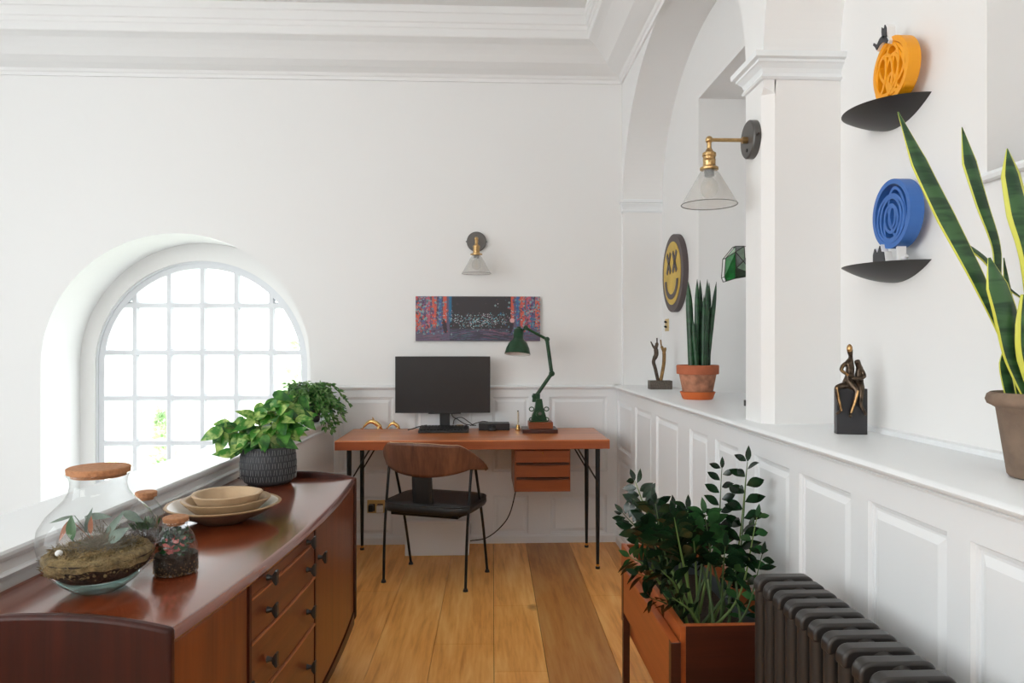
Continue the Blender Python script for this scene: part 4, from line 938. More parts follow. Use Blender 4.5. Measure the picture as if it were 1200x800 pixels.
# wall lights (same fitting twice)
def wall_light(label, loc, rz):
    t = thing('wall_light', label, 'wall light', loc, rz)        # local -y = out of the wall
    m = MB(); m.lathe([(0, -.024), (.058, -.024), (.0625, -.020), (.0625, 0), (0, 0)], seg=44, axis='y'); rs = m.build('wall_plate', 'steelgrey', t, smooth=True, auto=.5)
    m = MB()
    for s in (-1, 1): m.tube([(s*.060, -.012, 0), (s*.068, -.012, 0)], .004, 8)
    m.tube([(.0, -.024, -.036), (0, -.027, -.036)], .006, 10); m.build('screw', 'blackp', rs, smooth=True)
    m = MB(); m.tube([(0, -.022, -.002), (0, -.040, -.002)], .011, 14); m.tube([(0, -.03, -.002), (0, -.148, -.002)], .0062, 12); m.build('arm', 'agebrass', t, smooth=True)
    m = MB(); m.ball((0, -.150, -.002), .0125, 16); m.tube([(0, -.150, -.006), (0, -.150, -.034)], .0075, 12); m.build('swivel', 'agebrass', t, smooth=True)
    m = MB(); m.lathe([(0, -.030), (.008, -.030), (.013, -.040), (.022, -.046), (.0225, -.056), (.020, -.058), (.020, -.066), (.021, -.067), (.020, -.069), (.021, -.071), (.020, -.073), (.0205, -.088), (.030, -.094), (.030, -.101), (.024, -.103), (0, -.103)], c=(0, -.150, 0), seg=32)
    for s in (-1, 1): m.ball((s*.031, -.150, -.0975), .006, 10)
    m.build('lamp_holder', 'agebrass', t, smooth=True, auto=.6)
    m = MB(); m.tube([(0, -.15, -.103), (0, -.15, -.122)], .016, 16); m.build('socket', 'blackp', t, smooth=True)
    m = MB(); pr = [(.022, -.102), (.034, -.116), (.0885, -.212), (.091, -.215), (.0905, -.2165), (.088, -.2135)]; m.lathe(pr, c=(0, -.150, 0), seg=60); sh = m.build('glass_shade', 'shade', t, smooth=True, auto=1)
    m = MB(); m.tube([(.0905*math.cos(2*PI*k/48), -.15+.0905*math.sin(2*PI*k/48), -.2155) for k in range(49)], .0012, 5, cap=False)
    m.build('shade_rim', 'steelgrey', sh)
    m = MB(); m.ball((0, -.15, -.160), .029, 18, sc=(1, 1, 1.2)); m.build('bulb', 'bulb', t, smooth=True)
    m = MB(); m.tube([(.012*math.cos(k*1.9), -.15+.012*math.sin(k*1.9), -.142-.003*k+.012*(k % 2)) for k in range(12)], .0009, 4, cap=False); m.build('filament', 'agebrass', t)
    return t
p = PY(558.5, 283.5, D); wall_light('brass wall light with clear glass cone on the back wall above the print', (p.x, D, p.z), 0)
p = PX(882, 165, FX); wall_light('brass wall light with clear glass cone on the white pier', (FX, Y2a+.081, p.z), -PI/2)
# sockets and plates
a = PY(430.5, 585.5, D-.02); b = PY(451.5, 600.5, D-.02)
SK = thing('wall_socket', 'double brass wall socket behind the desk', 'socket', ((a.x+b.x)/2, D-.02, b.z))
hw = (b.x-a.x)/2; hh_ = a.z-b.z
m = MB(); m.box(-hw, hw, -.007, 0, 0, hh_); m.build('plate', 'socket', SK, bevel=.002)
for s in (-1, 1):
    m = MB(); m.box(s*hw*.45-.018, s*hw*.45+.018, -.009, -.0065, .012, .058); m.build('outlet', 'blackp', SK)
m = MB(); m.box(hw*.45-.02, hw*.45+.02, -.04, -.009, .008, .05); m.build('plug', 'whiteplug', SK, bevel=.004)
m = MB(); m.box(-hw*.5-.018, -hw*.5+.012, -.035, -.009, .012, .056); m.build('plug', 'blackp', SK, bevel=.004)
a = PY(411.5, 585.5, D-.02); b = PY(422.5, 600.5, D-.02)
BP = thing('blank_wall_plate', 'painted blank plate left of the brass socket', 'wall plate', ((a.x+b.x)/2, D-.02, b.z))
m = MB(); m.box(-.034, .034, -.009, 0, 0, .085); m.build('plate', 'wall', BP, bevel=.004); m = MB(); m.tube([(-.026, -.0095, .042), (-.026, -.007, .042)], .003, 8); m.build('screw', 'chrome', BP)
p = PX(779.5, 381, NX)
SW = thing('light_switch', 'small brass light switch on the niche wall below the smiley disc', 'switch', (NX, 4.40, p.z))
m = MB(); m.box(-.006, 0, -.038, .038, -.038, .038); m.build('plate', 'socket', SW, bevel=.002)
for z in (-.014, .016): m = MB(); m.tube([(-.006, .0, z), (-.018, .0, z+.006)], .006, 8); m.build('toggle', 'blackp', SW)
# white boxed-in plinth under the desk
fy = 4.285
a = PY(474.5, 610, fy); b = PY(549.5, 650, fy)
m = MB(); m.box(a.x, b.x, fy, D-.021, 0, a.z-.02); m.box(a.x-.012, b.x+.012, fy-.012, D-.021, a.z-.02, a.z); struct(m.build('trim_7', 'trim', bevel=.003))
# ================================================================== RADIATOR
RX0, RX1 = .640, .776; NS = 14; PITCH = .0562; RY0 = 1.655; RH = .712
RD = thing('column_radiator', 'anthracite column radiator standing by the panelled wall', 'radiator', ((RX0+RX1)/2, RY0-PITCH*(NS-1)/2, 0))
for i in range(NS):
    y = RY0-i*PITCH; m = MB(); r = .0175; hy = .0165
    zb = .09
    # rounded loop: header, foot and four columns
    def rr(z0, z1, ca=6):
        out = []
        return out
    w = RX1-RX0; cr_ = .022
    prof = []
    for cx_, cz_, a0 in ((RX1-cr_, RH-cr_, 0), (RX0+cr_, RH-cr_, 90), (RX0+cr_, RH-.034+.004, 180), (RX1-cr_, RH-.034+.004, 270)):
        for k in range(7):
            an = math.radians(a0+15*k); rr_ = cr_ if a0 < 180 else .006
            prof.append((cx_+(cr_-rr_)*(1 if cx_ > (RX0+RX1)/2 else -1)+rr_*math.cos(an), cz_+rr_*math.sin(an)))
    m.prism(prof, lambda a, b: (a, y-hy, b), lambda a, b: (a, y+hy, b))
    m.box(RX0+.002, RX1-.002, y-hy*.9, y+hy*.9, zb, zb+.04)
    for k in range(4):
        x = RX0+hy+(w-2*hy)*k/3; m.tube([(x, y, zb+.02), (x, y, RH-.018)], [hy]*2, 16)
    m.build('radiator_section', 'rad', RD, world=True, bevel=.010, bseg=4, smooth=True, auto=.8)
for i in range(NS-1):
    y = RY0-(i+.5)*PITCH; m = MB(); xc = (RX0+RX1)/2+.004
    for z in (RH-.0285, .11):
        m = MB(); m.tube([(xc, y-.020, z), (xc, y-.006, z), (xc, y+.006, z), (xc, y+.020, z)], [.028, .021, .021, .028], 20)
        m.build('hub', 'rad', RD, world=True, smooth=True, auto=.9)
for y in (RY0-PITCH, RY0-PITCH*(NS-2)):
    for x in (RX0+.018, RX1-.018):
        m = MB(); m.tube([(x, y, 0), (x, y, .012), (x, y, .10)], [.019, .014, .016], 12); m.build('foot', 'rad', RD, world=True, smooth=True)
m = MB(); m.tube([((RX0+RX1)/2, RY0+.02, .11), ((RX0+RX1)/2, RY0+.07, .11), ((RX0+RX1)/2, RY0+.07, 0)], .009, 10); m.build('pipe', 'chrome', RD, world=True, smooth=True)
# ================================================================== PLANTER
PX0, PX1, PY0, PY1, PZ1 = .519, .818, 1.862, 2.655, .514
PB = thing('planter_box', 'long teak trough planter on legs beside the panelled wall', 'planter', ((PX0+PX1)/2, (PY0+PY1)/2, 0))
PZ0 = .23; th = .016
m = MB(); m.box(PX0, PX0+th, PY0, PY1, PZ0, PZ1); m.build('side_board', 'planter', PB, world=True, bevel=.002)
m = MB(); m.box(PX1-th, PX1, PY0, PY1, PZ0, PZ1); m.build('side_board', 'planter', PB, world=True, bevel=.002)
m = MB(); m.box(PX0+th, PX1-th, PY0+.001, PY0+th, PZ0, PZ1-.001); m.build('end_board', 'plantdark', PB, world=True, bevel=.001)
m = MB(); m.box(PX0+th, PX1-th, PY0+.0005, PY0+th+.0005, PZ1-.0012, PZ1+.0004); m.build('end_board_edge', 'planter', PB, world=True)
m = MB(); m.box(PX0+th, PX1-th, PY1-th, PY1-.001, PZ0, PZ1-.001); m.build('end_board', 'planter', PB, world=True, bevel=.001)
m = MB(); m.box(PX0+th, PX1-th, PY0+th, PY1-th, PZ0, PZ0+.012); m.build('bottom_board', 'planter', PB, world=True)
for x0, x1 in ((PX0-.026, PX0-.004), (PX1+.004, PX1+.024)):
    m = MB(); m.box(x0, x1, PY0-.012, PY1-.150, .318, .478); m.build('side_rail', 'planter', PB, world=True, bevel=.002)
    for y0 in (PY0-.012, PY1-.172):
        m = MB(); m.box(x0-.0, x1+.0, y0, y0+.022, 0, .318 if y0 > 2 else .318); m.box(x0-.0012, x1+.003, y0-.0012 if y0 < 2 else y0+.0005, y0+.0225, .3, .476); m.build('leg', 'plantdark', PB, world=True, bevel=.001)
    m = MB(); m.box(PX0-.006 if x0 < .6 else PX1, PX0 if x0 < .6 else PX1+.005, 2.1, 2.2, .36, .42); m.build('spacer', 'plantdark', PB, world=True)
m = MB(); m.box(PX0+th+.004, PX1-th-.004, PY0+th+.004, PY1-th-.004, PZ0+.012, .40); m.build('soil', 'soil', PB, world=True)
m = MB()
for z0, z1 in ((.25, .455),):
    for x0, x1, y0, y1 in ((PX0+th+.001, PX1-th-.001, PY0+th+.001, PY0+th+.003), (PX0+th+.001, PX1-th-.001, PY1-th-.003, PY1-th-.001), (PX0+th+.001, PX0+th+.003, PY0+th, PY1-th), (PX1-th-.003, PX1-th-.001, PY0+th, PY1-th)): m.box(x0, x1, y0, y1, z0, z1)
m.build('liner', 'liner', PB, world=True)
# ZZ plant: stalks given by base (x,y) and tip in the room
ZZ = thing('zz_plant', 'glossy dark green plant with arching stalks growing in the teak trough', 'plant', (.66, 2.2, .40))
def stalk(base, tip, bend, nl, ll, r=.006, start=.30, mat='zz'):
    b, t = Vector(base), Vector(tip); mid = b.lerp(t, .5)+Vector(bend); path = catmull([b, mid, t], 12)
    n = len(path); m = MB(); m.tube(path, [r*(1-.78*i/(n-1)) for i in range(n)], 8); st = m.build('stalk', 'stem' if r > .005 else 'stemd', ZZ, world=True, smooth=True)
    m = MB(); k0 = int(n*start)
    view = Vector((.25, 1, -.25)).normalized()
    for i in range(nl):
        f = k0+(n-1-k0)*i/(nl-1); i0 = min(int(f), n-2); p = path[i0].lerp(path[i0+1], f-i0)
        d = (path[i0+1]-path[max(0, i0-1)]).normalized(); sd = d.cross(view+Vector((rnd.uniform(-1.1, 1.1), rnd.uniform(-.3, .3), rnd.uniform(-.8, .8)))).normalized()*(1 if i % 2 else -1)
        dr = (sd+d*rnd.uniform(.35, .7)).normalized(); l = ll*(.72+.4*math.sin(PI*i/(nl-1)))*rnd.uniform(.9, 1.1)
        nv = (dr.cross(d)*(1 if i % 2 else -1)).normalized()+Vector((0, -.3, .25))
        m.leaf(p+dr*.004, dr, nv, l, l*.52, .22, .14, 6, belly=.5)
    k = path[-1]; m.leaf(k, path[-1]-path[-3], (0, -1, .3), ll*.8, ll*.3, .1, .1, 5)
    m.build('leaflets', mat, st, world=True, smooth=True)
def tip(px, py, y): return PY(px, py, y)
S = [((.62, 2.08, .40), (876, 541, 2.10), (.045, 0, -.07), 20, .054), ((.66, 2.20, .40), (744, 563, 2.42), (-.03, 0, .05), 18, .062), ((.63, 2.30, .40), (730, 601, 2.40), (-.02, 0, .07), 14, .055), ((.70, 2.16, .40), (876, 541, 2.10), (.02, 0, -.05), 18, .062),
     ((.66, 2.24, .40), (846, 549, 2.35), (.03, 0, .0), 16, .052), ((.63, 2.05, .40), (887, 606, 1.98), (.03, 0, -.05), 15, .050), ((.66, 2.0, .40), (893, 650, 1.95), (.02, 0, -.03), 14, .050),
     ((.66, 2.25, .40), (806, 598, 2.30), (-.01, 0, .03), 18, .065), ((.62, 2.15, .40), (768, 590, 2.15), (-.02, 0, .04), 18, .064), ((.64, 2.10, .40), (790, 606, 2.05), (-.01, 0, .04), 18, .066),
     ((.68, 2.12, .40), (826, 602, 2.12), (.01, 0, .04), 18, .064), ((.60, 2.12, .40), (738, 652, 2.05), (-.01, 0, .06), 13, .055), ((.60, 2.05, .40), (748, 672, 1.98), (.0, 0, .06), 12, .055),
     ((.60, 2.02, .40), (775, 668, 1.96), (-.0, 0, .05), 13, .06), ((.69, 2.05, .40), (850, 640, 2.0), (.0, 0, .05), 14, .060), ((.66, 2.34, .40), (790, 596, 2.4), (0, 0, .03), 14, .06), ((.63, 2.2, .40), (760, 618, 2.2), (-.02, 0, .04), 16, .06),
     ((.64, 1.98, .40), (788, 700, 1.93), (0, 0, .03), 8, .05), ((.61, 2.06, .40), (762, 700, 2.0), (0, 0, .03), 9, .05), ((.66, 2.16, .40), (812, 622, 2.12), (0, 0, .03), 18, .064), ((.67, 2.3, .40), (780, 632, 2.3), (-.02, 0, .03), 16, .06), ((.69, 2.25, .40), (835, 618, 2.28), (.01, 0, .03), 16, .06)]
for i, (bs, (tx, ty, yy), bend, nl, ll) in enumerate(S): stalk(bs, tip(tx, ty, yy), bend, nl, ll, .0052 if i % 2 else .0046, .34 if i < 6 else .46, 'zz' if i not in (10, 11, 5) else 'zzl')
for i in range(6):
    m = MB(); x = .60+.13*rnd.random(); y = 1.91+.3*rnd.random(); m.tube([(x, y, .40), (x+rnd.uniform(-.02, .02), y, .46), (x+rnd.uniform(-.02, .02), y+.03, .60)], [.006, .005, .003], 8)
    m.build('bare_stalk', 'stemd', ZZ, world=True, smooth=True)
# ================================================================== ON THE RIGHT-HAND LEDGE
p = PZ(774.5, 456, ZL)
DW = thing('driftwood_sculpture', 'two small forked driftwood sticks standing on a stone block', 'sculpture', (p.x, p.y+.02, ZL))
m = MB(); m.box(-.065, .065, -.03, .03, 0, .050); m.build('block', 'slate', DW, bevel=.003)
m = MB(); m.tube(catmull([(-.012, 0, .05), (-.028, 0, .12), (-.038, 0, .16), (-.022, 0, .20), (-.024, 0, .235), (-.018, 0, .262), (-.018, 0, .295)], 4), [.010]*10+[.013]*6+[.010]*5+[.004]*4, 10); m.tube([(-.024, 0, .228), (-.042, 0, .25), (-.054, 0, .275)], [.009, .006, .003], 8); m.build('dark_stick', 'drift', DW, smooth=True)
m = MB(); m.tube(catmull([(.004, .0, .05), (.014, 0, .10), (.022, 0, .15), (.024, 0, .20), (.018, 0, .225), (.008, 0, .25), (.003, 0, .285)], 4), [.010]*14+[.008]*6+[.004]*5, 10); m.tube([(.021, 0, .20), (.030, 0, .232), (.030, 0, .24)], [.009, .008, .005], 8); m.build('tan_stick', 'driftl', DW, smooth=True)
SP = thing('potted_spear_plant', 'upright cylindrical-leaved plant in a weathered terracotta pot on an orange saucer', 'plant', (1.012, 3.33, ZL))
m = MB(); m.lathe([(0, 0), (.066, 0), (.070, .004), (.079, .028), (.082, .034), (.078, .036), (.066, .012), (0, .010)], seg=40); m.build('saucer', 'saucer', SP, smooth=True, auto=.7)
m = MB(); m.lathe([(0, .012), (.062, .012), (.066, .016), (.086, .120), (.0865, .122)], seg=44); pb = m.build('pot_body', 'terraw', SP, smooth=True, auto=1)
m = MB(); m.lathe([(.084, .116), (.096, .118), (.097, .122), (.098, .156), (.095, .160), (.088, .160), (.084, .135), (0, .135)], seg=44); m.build('pot_rim', 'terra', SP, smooth=True, auto=.6)
base_px = PZ(820, 470, ZL)
def sp_leaf(px0, px1, pyt, yoff, w):
    y = 3.33+yoff; b = PY(px0, 432, y); t = PY(px1, pyt, y); b.z = ZL+.13
    path = [b.lerp(t, k/10) for k in range(11)]
    m = MB(); m.tube(path, [w*(1-.06*(k/10)) if k < 8 else w*(.84, .55, .05)[k-8] for k in range(11)], 12); m.build('leaf', 'cyl', SP, world=True, smooth=True)
for q in ((811, 806.5, 330, .01, .0175), (817, 817, 327, -.01, .013), (822, 820.5, 328, .02, .012), (826, 829, 327, -.02, .012), (829.5, 831, 331, .02, .0125), (828, 839.5, 330, .0, .011), (817, 812, 374, -.03, .010), (824, 825, 345, -.03, .010)): sp_leaf(*q)
# smiley disc (faces into the room)
SM = thing('smiley_disc', 'round yellow smiling wall disc with crossed eyes and dark border', 'wall art', (NX, 4.165, 1.675))
R_ = .228
m = MB(); m.lathe([(0, -.001), (R_, -.001), (R_, -.030), (R_-.002, -.032), (0, -.032)], seg=64, axis='x'); m.build('border', 'smb', SM, smooth=True, auto=.5)
m = MB(); m.lathe([(0, -.0321), (R_*.81, -.0321), (R_*.81, -.035), (0, -.035)], seg=64, axis='x'); m.build('face', 'smy', SM, smooth=True, auto=.5)
xo = -.037
for ec in (.062, -.068):          # y positions: +y is further away (left in the photo)
    m = MB()
    for s in (-1, 1): m.obox((xo, ec, .062), (.002, 0, 0), (0, .040, .058*s), (0, .0115, -.008*s))
    m.build('crossed_eye', 'smb', SM, bevel=.001)
m = MB(); pts = [(xo, .135*math.cos(t), -.040+.105*math.sin(t)) for t in [PI+PI*k/24 for k in range(25)]]
for q0, q1 in zip(pts, pts[1:]):
    c0 = Vector((xo, 0, -.04)); f = lambda q, r: Vector((q[0], q[1]*r, c0.z+(q[2]-c0.z)*r))
    i0, o0, i1, o1 = f(q0, .80), f(q0, 1.08), f(q1, .80), f(q1, 1.08); dx = Vector((-.002, 0, 0))
    m.add([i0, o0, o1, i1, i0+dx, o0+dx, o1+dx, i1+dx], [(0, 1, 2, 3), (4, 7, 6, 5), (1, 5, 6, 2), (0, 3, 7, 4)])
m.build('mouth', 'smb', SM)
# leaded green glass ornament
ys_ = 2.75
g0 = lambda px_, py_, yy=ys_: PY(px_, py_, yy)
SG = thing('stained_glass_ornament', 'faceted green leaded glass ornament beside the pier', 'ornament', tuple(g0(863, 308)))
V = dict(a=g0(862, 288.5), b=g0(872, 288.5), c=g0(850.5, 302.5), d=g0(849, 324.5), e=g0(851, 329.5), f=g0(862, 326), g=g0(862, 295, ys_-.03), h=g0(873, 303), i=g0(884, 303), j=g0(884, 322), k=g0(863, 314, ys_-.03), l=g0(871, 306, ys_-.02))
facets = [('cgfed', 'sgreen'), ('acg', 'spale'), ('abg', 'sgrey'), ('gbhl', 'spale'), ('glk', 'sgrey'), ('lhij', 'sgrey'), ('klj', 'spale'), ('kjf', 'sgreend'), ('gkf', 'sgreend')]
off = Vector((0, .035, 0)); used_e = set(); ld = MB()
for nm, mt_ in facets:
    ps = [V[ch] for ch in nm]; m = MB(); n = len(ps); m.add(ps+[q+off*.12 for q in ps], [tuple(range(n)), tuple(range(2*n-1, n-1, -1))]+[(i, n+i, n+(i+1) % n, (i+1) % n) for i in range(n)]); m.build('glass_facet', mt_, SG, world=True)
    for q, r in zip(nm, nm[1:]+nm[0]):
        if (r, q) in used_e or (q, r) in used_e: continue
        used_e.add((q, r)); ld.tube([V[q], V[r]], .0018, 6)
for q in 'abcdefhij': ld.tube([V[q], V[q]+off], .0016, 6)
for q, r in zip('acdefjihb', 'cdefjihba'): ld.tube([V[q]+off, V[r]+off], .0016, 6)
ld.build('lead_came', 'lead', SG, world=True)
m = MB(); hk = V['b']+off*.5; m.tube([hk, Vector((hk.x+.10, hk.y, hk.z+.02)), Vector((FX+.13, Y1b+.02, hk.z+.03))], .0012, 5); m.build('hanging_wire', 'lead', SG, world=True)
# seated bronze figures
p = PZ(1000, 509, ZL)
ST = thing('bronze_sculpture', 'small bronze seated couple on a dark rectangular block on the ledge', 'sculpture', (p.x, p.y+.015, ZL), -.22)
bw, bh = .041, .129
m = MB(); m.box(-bw, bw, -.014, .014, 0, bh); m.build('block', 'blackst', ST, bevel=.0015)
sz = bh
V_ = [(-.004, .002, sz+.010), (-.004, .000, sz+.030), (.000, 0, sz+.055), (.002, 0, sz+.075), (.000, -.002, sz+.088), (-.003, -.004, sz+.108), (-.004, -.005, sz+.118),
      (-.022, -.006, sz+.066), (-.030, -.016, sz+.052), (-.014, -.026, sz+.038), (.004, -.024, sz+.036),
      (-.026, -.014, sz+.008), (-.043, -.020, sz+.004), (-.038, -.022, sz-.030), (-.030, -.020, sz-.062), (-.046, -.026, sz-.072),
      (.006, -.016, sz+.002), (.012, -.024, sz-.004), (.004, -.024, sz-.035), (-.006, -.022, sz-.068), (-.010, -.034, sz-.080)]
E_ = [(0, 1), (1, 2), (2, 3), (3, 4), (4, 5), (5, 6), (3, 7), (7, 8), (8, 9), (9, 10), (0, 11), (11, 12), (12, 13), (13, 14), (14, 15), (0, 16), (16, 17), (17, 18), (18, 19), (19, 20)]
Rr = [.014, .012, .014, .011, .005, .0095, .007, .0065, .0055, .0045, .005, .010, .008, .0058, .0045, .004, .010, .008, .0065, .005, .0055]
skin('taller_figure', 'bronze', V_, E_, Rr, ST, 0, 1)
V2 = [(.020, .002, sz+.008), (.022, .002, sz+.030), (.024, .0, sz+.050), (.022, -.002, sz+.062), (.016, -.006, sz+.076), (.014, -.007, sz+.082),
      (.030, -.004, sz+.050), (.034, -.012, sz+.034), (.018, -.024, sz+.028), (-.004, -.028, sz+.030),
      (.024, -.016, sz+.002), (.022, -.024, sz-.010), (.020, -.022, sz-.045), (.034, -.024, sz-.074), (.014, -.022, sz-.022), (.004, -.026, sz-.074)]
E2 = [(0, 1), (1, 2), (2, 3), (3, 4), (4, 5), (2, 6), (6, 7), (7, 8), (8, 9), (0, 10), (10, 11), (11, 12), (12, 13)]
skin('leaning_figure', 'bronze', V2[:14], E2, [.014, .015, .013, .007, .0095, .0075, .0075, .0065, .005, .0045, .010, .0075, .0055, .004], ST, 0, 1)
m = MB(); hd_ = Vector(V_[5]); m.ball(hd_+Vector((-.001, -.001, .005)), .0095, 14, sc=(.85, .95, 1.35)); m.tube([V_[3], V_[4], V_[5]], [.006, .0045, .005], 10); m.build('rubbed_head', 'bronzeg', ST, smooth=True)
m = MB(); m.tube([Vector(V_[7])+Vector((0, -.003, .001)), Vector(V_[8])+Vector((0, -.004, 0)), Vector(V_[9])+Vector((0, -.004, 0))], [.003, .0032, .003], 8); m.tube([Vector(V_[17])+Vector((0, -.004, 0)), Vector(V_[18])+Vector((0, -.004, 0)), Vector(V_[19])+Vector((0, -.003, 0))], [.0035, .004, .003], 8); m.tube([Vector(V_[12])+Vector((0, -.004, 0)), Vector(V_[13])+Vector((0, -.003, 0)), Vector(V_[14])+Vector((0, -.003, 0))], [.003, .003, .0025], 8); m.build('rubbed_limbs', 'bronzeg', ST, smooth=True)
# wall shelves with cut-out discs
def shelf(label, z, yc=1.934, r=.150, h=.046):
    t = thing('wall_shelf', label, 'shelf', (NX, yc, z)); m = MB()
    n = 36; rings = 10
    m.add([(0, 0, 0)]+[(-r*math.sin(PI*i/n)*.93, r*math.cos(PI*i/n), 0) for i in range(n+1)], [(0, i+1, i+2) for i in range(n)])
    m.build('shelf_top', 'shelf', t)
    m = MB(); m.grid(lambda u, v: (-r*.93*math.sin(PI*u)*(1-v), r*math.cos(PI*u)*(1-v)**.8 if False else r*math.cos(PI*u)*(1-v*1.0), -h*(1-(1-v)**2)-.0005), 36, 12); m.build('shelf_bowl', 'shelf', t, smooth=True, weld=True); return t
shelf('upper black curved wall shelf carrying the orange disc', 1.899)
shelf('lower black curved wall shelf carrying the blue disc', 1.471)
RK = [0]
def ring(m, cy, cz, a, b, rot, w, x0, x1, n=40, arc=(0, 2*PI)):
    pi_, po = [], []; RK[0] += 1; x0 += .00035*(RK[0] % 9); x1 -= .00035*(RK[0] % 9)
    for k in range(n+1):
        t = arc[0]+(arc[1]-arc[0])*k/n; c, s = math.cos(rot), math.sin(rot)
        for lst, dd in ((pi_, -w/2), (po, w/2)):
            y, z = (a+dd)*math.cos(t), (b+dd)*math.sin(t); lst.append((cy+y*c-z*s, cz+y*s+z*c))
    for k in range(n):
        A, B, C_, D_ = pi_[k], po[k], po[k+1], pi_[k+1]; q = lambda p, x: (x, p[0], p[1])
        m.add([q(A, x0), q(B, x0), q(C_, x0), q(D_, x0), q(A, x1), q(B, x1), q(C_, x1), q(D_, x1)], [(0, 1, 2, 3), (4, 7, 6, 5), (1, 5, 6, 2), (0, 3, 7, 4)])
OD = thing('orange_disc', 'round orange openwork scribble disc with a black cat on top', 'ornament', (1.100, 1.860, 1.8995))
m = MB(); R0 = .084; cz0 = .084; X0_, X1_ = -.018, .016
ring(m, 0, cz0, R0-.008, R0-.006, 0, .013, X0_, X1_, 60)
for cy, cz, a_, b_, ro in ((.018, cz0+.006, .052, .066, .3), (.030, cz0-.01, .036, .058, .1), (-.022, cz0+.004, .046, .068, -.25), (-.004, cz0-.012, .028, .050, .1), (-.002, cz0-.036, .016, .026, -.2), (.0, cz0+.014, .060, .050, .6), (-.034, cz0-.012, .024, .054, -.3), (.046, cz0-.006, .022, .052, .25)): ring(m, cy, cz, a_, b_, ro, .0085, X0_+.001, X1_-.002)
m.build('openwork_disc', 'orange', OD)
cat1 = [(-.030, .0), (-.024, .012), (-.014, .020), (-.002, .024), (.010, .022), (.024, .010), (.030, .014), (.040, .022), (.044, .017), (.034, .008), (.026, -.004), (.012, .004), (0, .006), (-.014, .002), (-.024, -.006)]
catt = [(-.024, .016), (-.022, .040), (-.016, .050), (-.012, .042), (-.006, .042), (-.001, .049), (0, .036), (-.002, .022), (-.010, .014)]
def cat(par, polys, y0, z0, sc, x0, x1, grow=1.18):
    m = MB()
    for poly in polys:
        cy = sum(p[0] for p in poly)/len(poly); cz = sum(p[1] for p in poly)/len(poly)
        out = [((p[0]-cy)*grow+cy, (p[1]-cz)*grow+cz) for p in poly]
        m.prism(out, lambda a, b: (x0, y0+a*sc, z0+b*sc), lambda a, b: (x1, y0+a*sc, z0+b*sc))
    m.build('cat_outline', 'white', par)
    m = MB()
    for poly in polys: m.prism(poly, lambda a, b: (x0-.003, y0+a*sc, z0+b*sc), lambda a, b: (x0-.0002, y0+a*sc, z0+b*sc))
    m.build('cat_silhouette', 'catblack', par)
cat(OD, [cat1, catt], .022, .158, .95, -.026, -.004)
BD = thing('blue_disc', 'round blue openwork scribble disc held up on a small cat foot', 'ornament', (1.100, 1.858, 1.4715))
m = MB(); cz1 = .128; R1 = .091
ring(m, 0, cz1, R1-.010, R1-.006, 0, .013, X0_, X1_+.004, 60)
for cy, cz, a_, b_, ro in ((.004, cz1-.012, .062, .062, .2), (.004, cz1-.012, .047, .056, .1), (.002, cz1-.012, .030, .036, -.1), (-.002, cz1-.008, .014, .028, .1), (.010, cz1-.018, .056, .066, -.2), (-.024, cz1-.002, .036, .070, -.25), (.004, cz1-.030, .032, .050, 0)): ring(m, cy, cz, a_, b_, ro, .008, X0_+.001, X1_-.002)
m.build('openwork_disc', 'blue', BD)
cat(BD, [[(.030, 0), (.030, .018), (.024, .030), (.019, .022), (.012, .022), (.006, .034), (.002, .022), (-.008, .020), (-.012, 0)]], .022, .002, 1.35, -.028, -.010, 1.15)
m = MB(); m.box(-.012, .012, -.022, -.016, 0, .05); m.tube([(0, -.020, .006), (0, -.036, .006), (0, -.044, .012)], [.006, .006, .005], 8); m.box(-.010, .012, -.024, -.016, .0, .018); m.build('cat_foot', 'white', BD)
# large snake plant at the near end of the ledge
SN = thing('potted_snake_plant', 'tall snake plant with yellow-edged leaves in a brown clay pot', 'plant', (1.050, 1.305, ZL+.002))
m = MB(); m.lathe([(0, 0), (.050, 0), (.054, .005), (.072, .130), (.078, .134), (.086, .138), (.089, .146), (.086, .156), (.080, .160), (.074, .156), (.070, .14), (0, .14)], seg=48); m.build('pot', 'brownpot', SN, smooth=True, auto=.9)
m = MB(); m.tube([(0, 0, -.002), (0, 0, .001)], .045, 24); m.build('pot_foot', 'blackp', SN)
def snake(pts, ws, face=(0, -1, 0), twist=0.0, edge=.16):
    """pts: (px,py,y) along the leaf; ws: widths in metres"""
    P3 = [PY(*q) for q in pts]; path = catmull(P3, 6); n = len(path); m = MB(); k = len(ws)-1
    rows = []
    for i, p in enumerate(path):
        u = i/(n-1)*k; i0 = min(int(u), k-1); w = ws[i0]+(ws[i0+1]-ws[i0])*(u-i0); w *= .5
        t = (path[min(i+1, n-1)]-path[max(0, i-1)]).normalized(); f = Vector(face); f.rotate(Matrix.Rotation(twist*i/(n-1), 3, t)); sd = t.cross(f).normalized(); nf = sd.cross(t)
        e = 1-edge
        rows.append([p-sd*w-nf*(w*.22), p-sd*w*e-nf*(w*.10), p+nf*w*.12, p+sd*w*e-nf*(w*.10), p+sd*w-nf*(w*.22)])
    vs = [q for r in rows for q in r]; fs = []; mi = []
    for i in range(n-1):
        for j in range(4): m.f.append((i*5+j, (i+1)*5+j, (i+1)*5+j+1, i*5+j+1)); m.mi.append(1 if j in (0, 3) else 0)
    m.v = [tuple(v) for v in vs]; m.build('leaf', ['snake', 'snakey'], SN, world=True, smooth=True, solid=.0022)
snake([(1052, 131, 1.30), (1078, 190, 1.30), (1110, 255, 1.29), (1146, 325, 1.28), (1178, 395, 1.29), (1212, 485, 1.30)], [.001, .031, .036, .028, .020, .020])
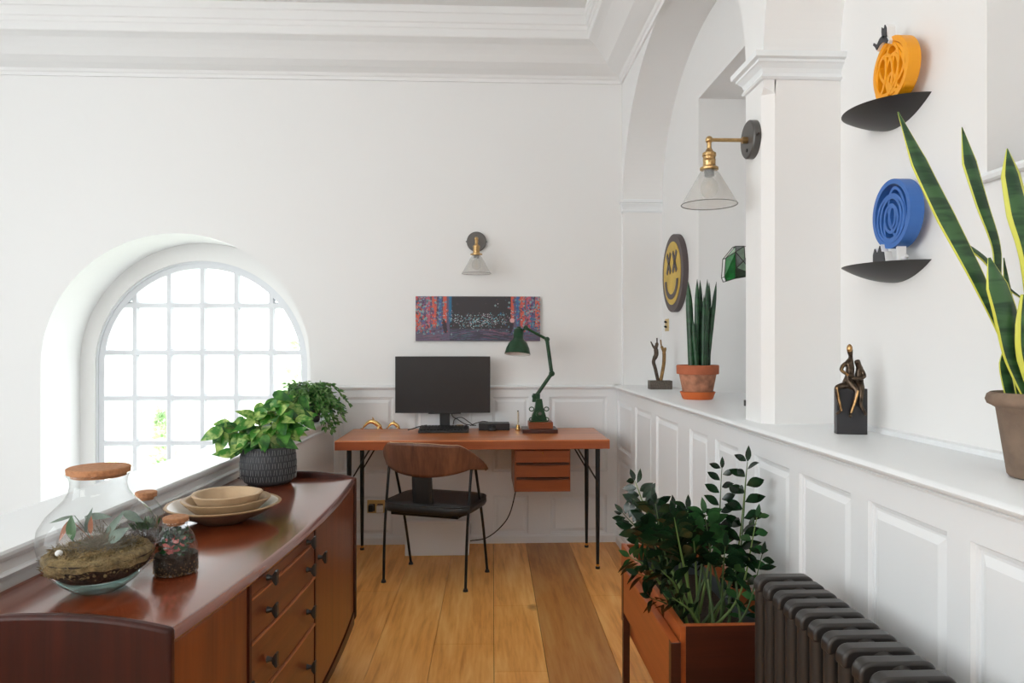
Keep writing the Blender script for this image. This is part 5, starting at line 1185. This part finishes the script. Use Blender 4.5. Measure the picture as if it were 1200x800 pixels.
snake([(1127, 149, 1.38), (1137, 190, 1.38), (1152, 240, 1.37), (1168, 290, 1.36), (1172, 345, 1.35), (1200, 480, 1.34)], [.001, .030, .026, .018, .014, .018], edge=.2)
snake([(1180, 174, 1.26), (1186, 205, 1.26), (1196, 250, 1.25), (1212, 320, 1.25), (1222, 480, 1.28)], [.001, .036, .046, .040, .03], edge=.34)
snake([(1119, 279, 1.33), (1140, 292, 1.33), (1158, 307, 1.33), (1176, 332, 1.33), (1198, 350, 1.34)], [.001, .016, .020, .012, .004], face=(.3, -.8, .5))
snake([(1159, 302, 1.24), (1170, 335, 1.23), (1182, 375, 1.235), (1190, 420, 1.25), (1216, 485, 1.28)], [.004, .040, .046, .036, .022])
snake([(1182, 395, 1.36), (1178, 425, 1.36), (1183, 450, 1.36), (1192, 485, 1.35)], [.002, .022, .026, .024], edge=.12)
snake([(1176, 302, 1.38), (1179, 325, 1.38), (1185, 360, 1.37), (1205, 480, 1.36)], [.001, .010, .014, .018])
snake([(1200, 345, 1.22), (1199, 380, 1.22), (1202, 420, 1.23), (1222, 485, 1.27)], [.010, .024, .028, .02], edge=.7)
snake([(1240, 160, 1.33), (1238, 260, 1.33), (1228, 380, 1.32), (1224, 480, 1.32)], [.001, .04, .045, .03])
snake([(1290, 240, 1.28), (1262, 320, 1.28), (1240, 400, 1.29), (1228, 480, 1.30)], [.001, .036, .04, .028])
# ================================================================== LIGHT, SKY, CAMERA
w = bpy.data.worlds.new('overcast_sky'); bpy.context.scene.world = w; w.use_nodes = True
nt = w.node_tree; bg = nt.nodes['Background']; bg.inputs[0].default_value = (.92, .975, 1.0, 1); bg.inputs[1].default_value = WORLD
def area(name, loc, rot, sx, sy, power, col=(1, 1, 1)):
    l = bpy.data.lights.new(name, 'AREA'); l.shape = 'RECTANGLE'; l.size = sx; l.size_y = sy; l.energy = power; l.color = col
    o = bpy.data.objects.new(name, l); lk(o); o.location = loc; o.rotation_euler = rot; return o
for n_ in LIGHTS: area(*n_)
sl = bpy.data.lights.new('reveal_sun', 'SUN'); sl.energy = SUN; sl.angle = math.radians(45); so = lk(bpy.data.objects.new('reveal_sun', sl)); so.rotation_euler = Vector((.80, .62, .42)).to_track_quat('Z', 'Y').to_euler()  # sun lamp added outside, angled to brighten the window's left reveal
cam = bpy.data.cameras.new('camera'); co_ = bpy.data.objects.new('camera', cam); lk(co_)
cam.sensor_width = 36; cam.lens = F/1200*36; cam.shift_y = 5/1200; cam.clip_start = .05; cam.clip_end = 200
co_.location = (0, 0, CAMH); co_.rotation_euler = (PI/2, 0, -TH); bpy.context.scene.camera = co_
sc = bpy.context.scene; sc.view_settings.view_transform = 'Standard'; sc.view_settings.look = 'None'
sc.view_settings.gamma = 1; sc.view_settings.use_curve_mapping = False; sc.view_settings.exposure = EXPO
sc.cycles.max_bounces = 10; sc.cycles.transparent_max_bounces = 24; sc.cycles.diffuse_bounces = 6
sc.cycles.use_denoising = True
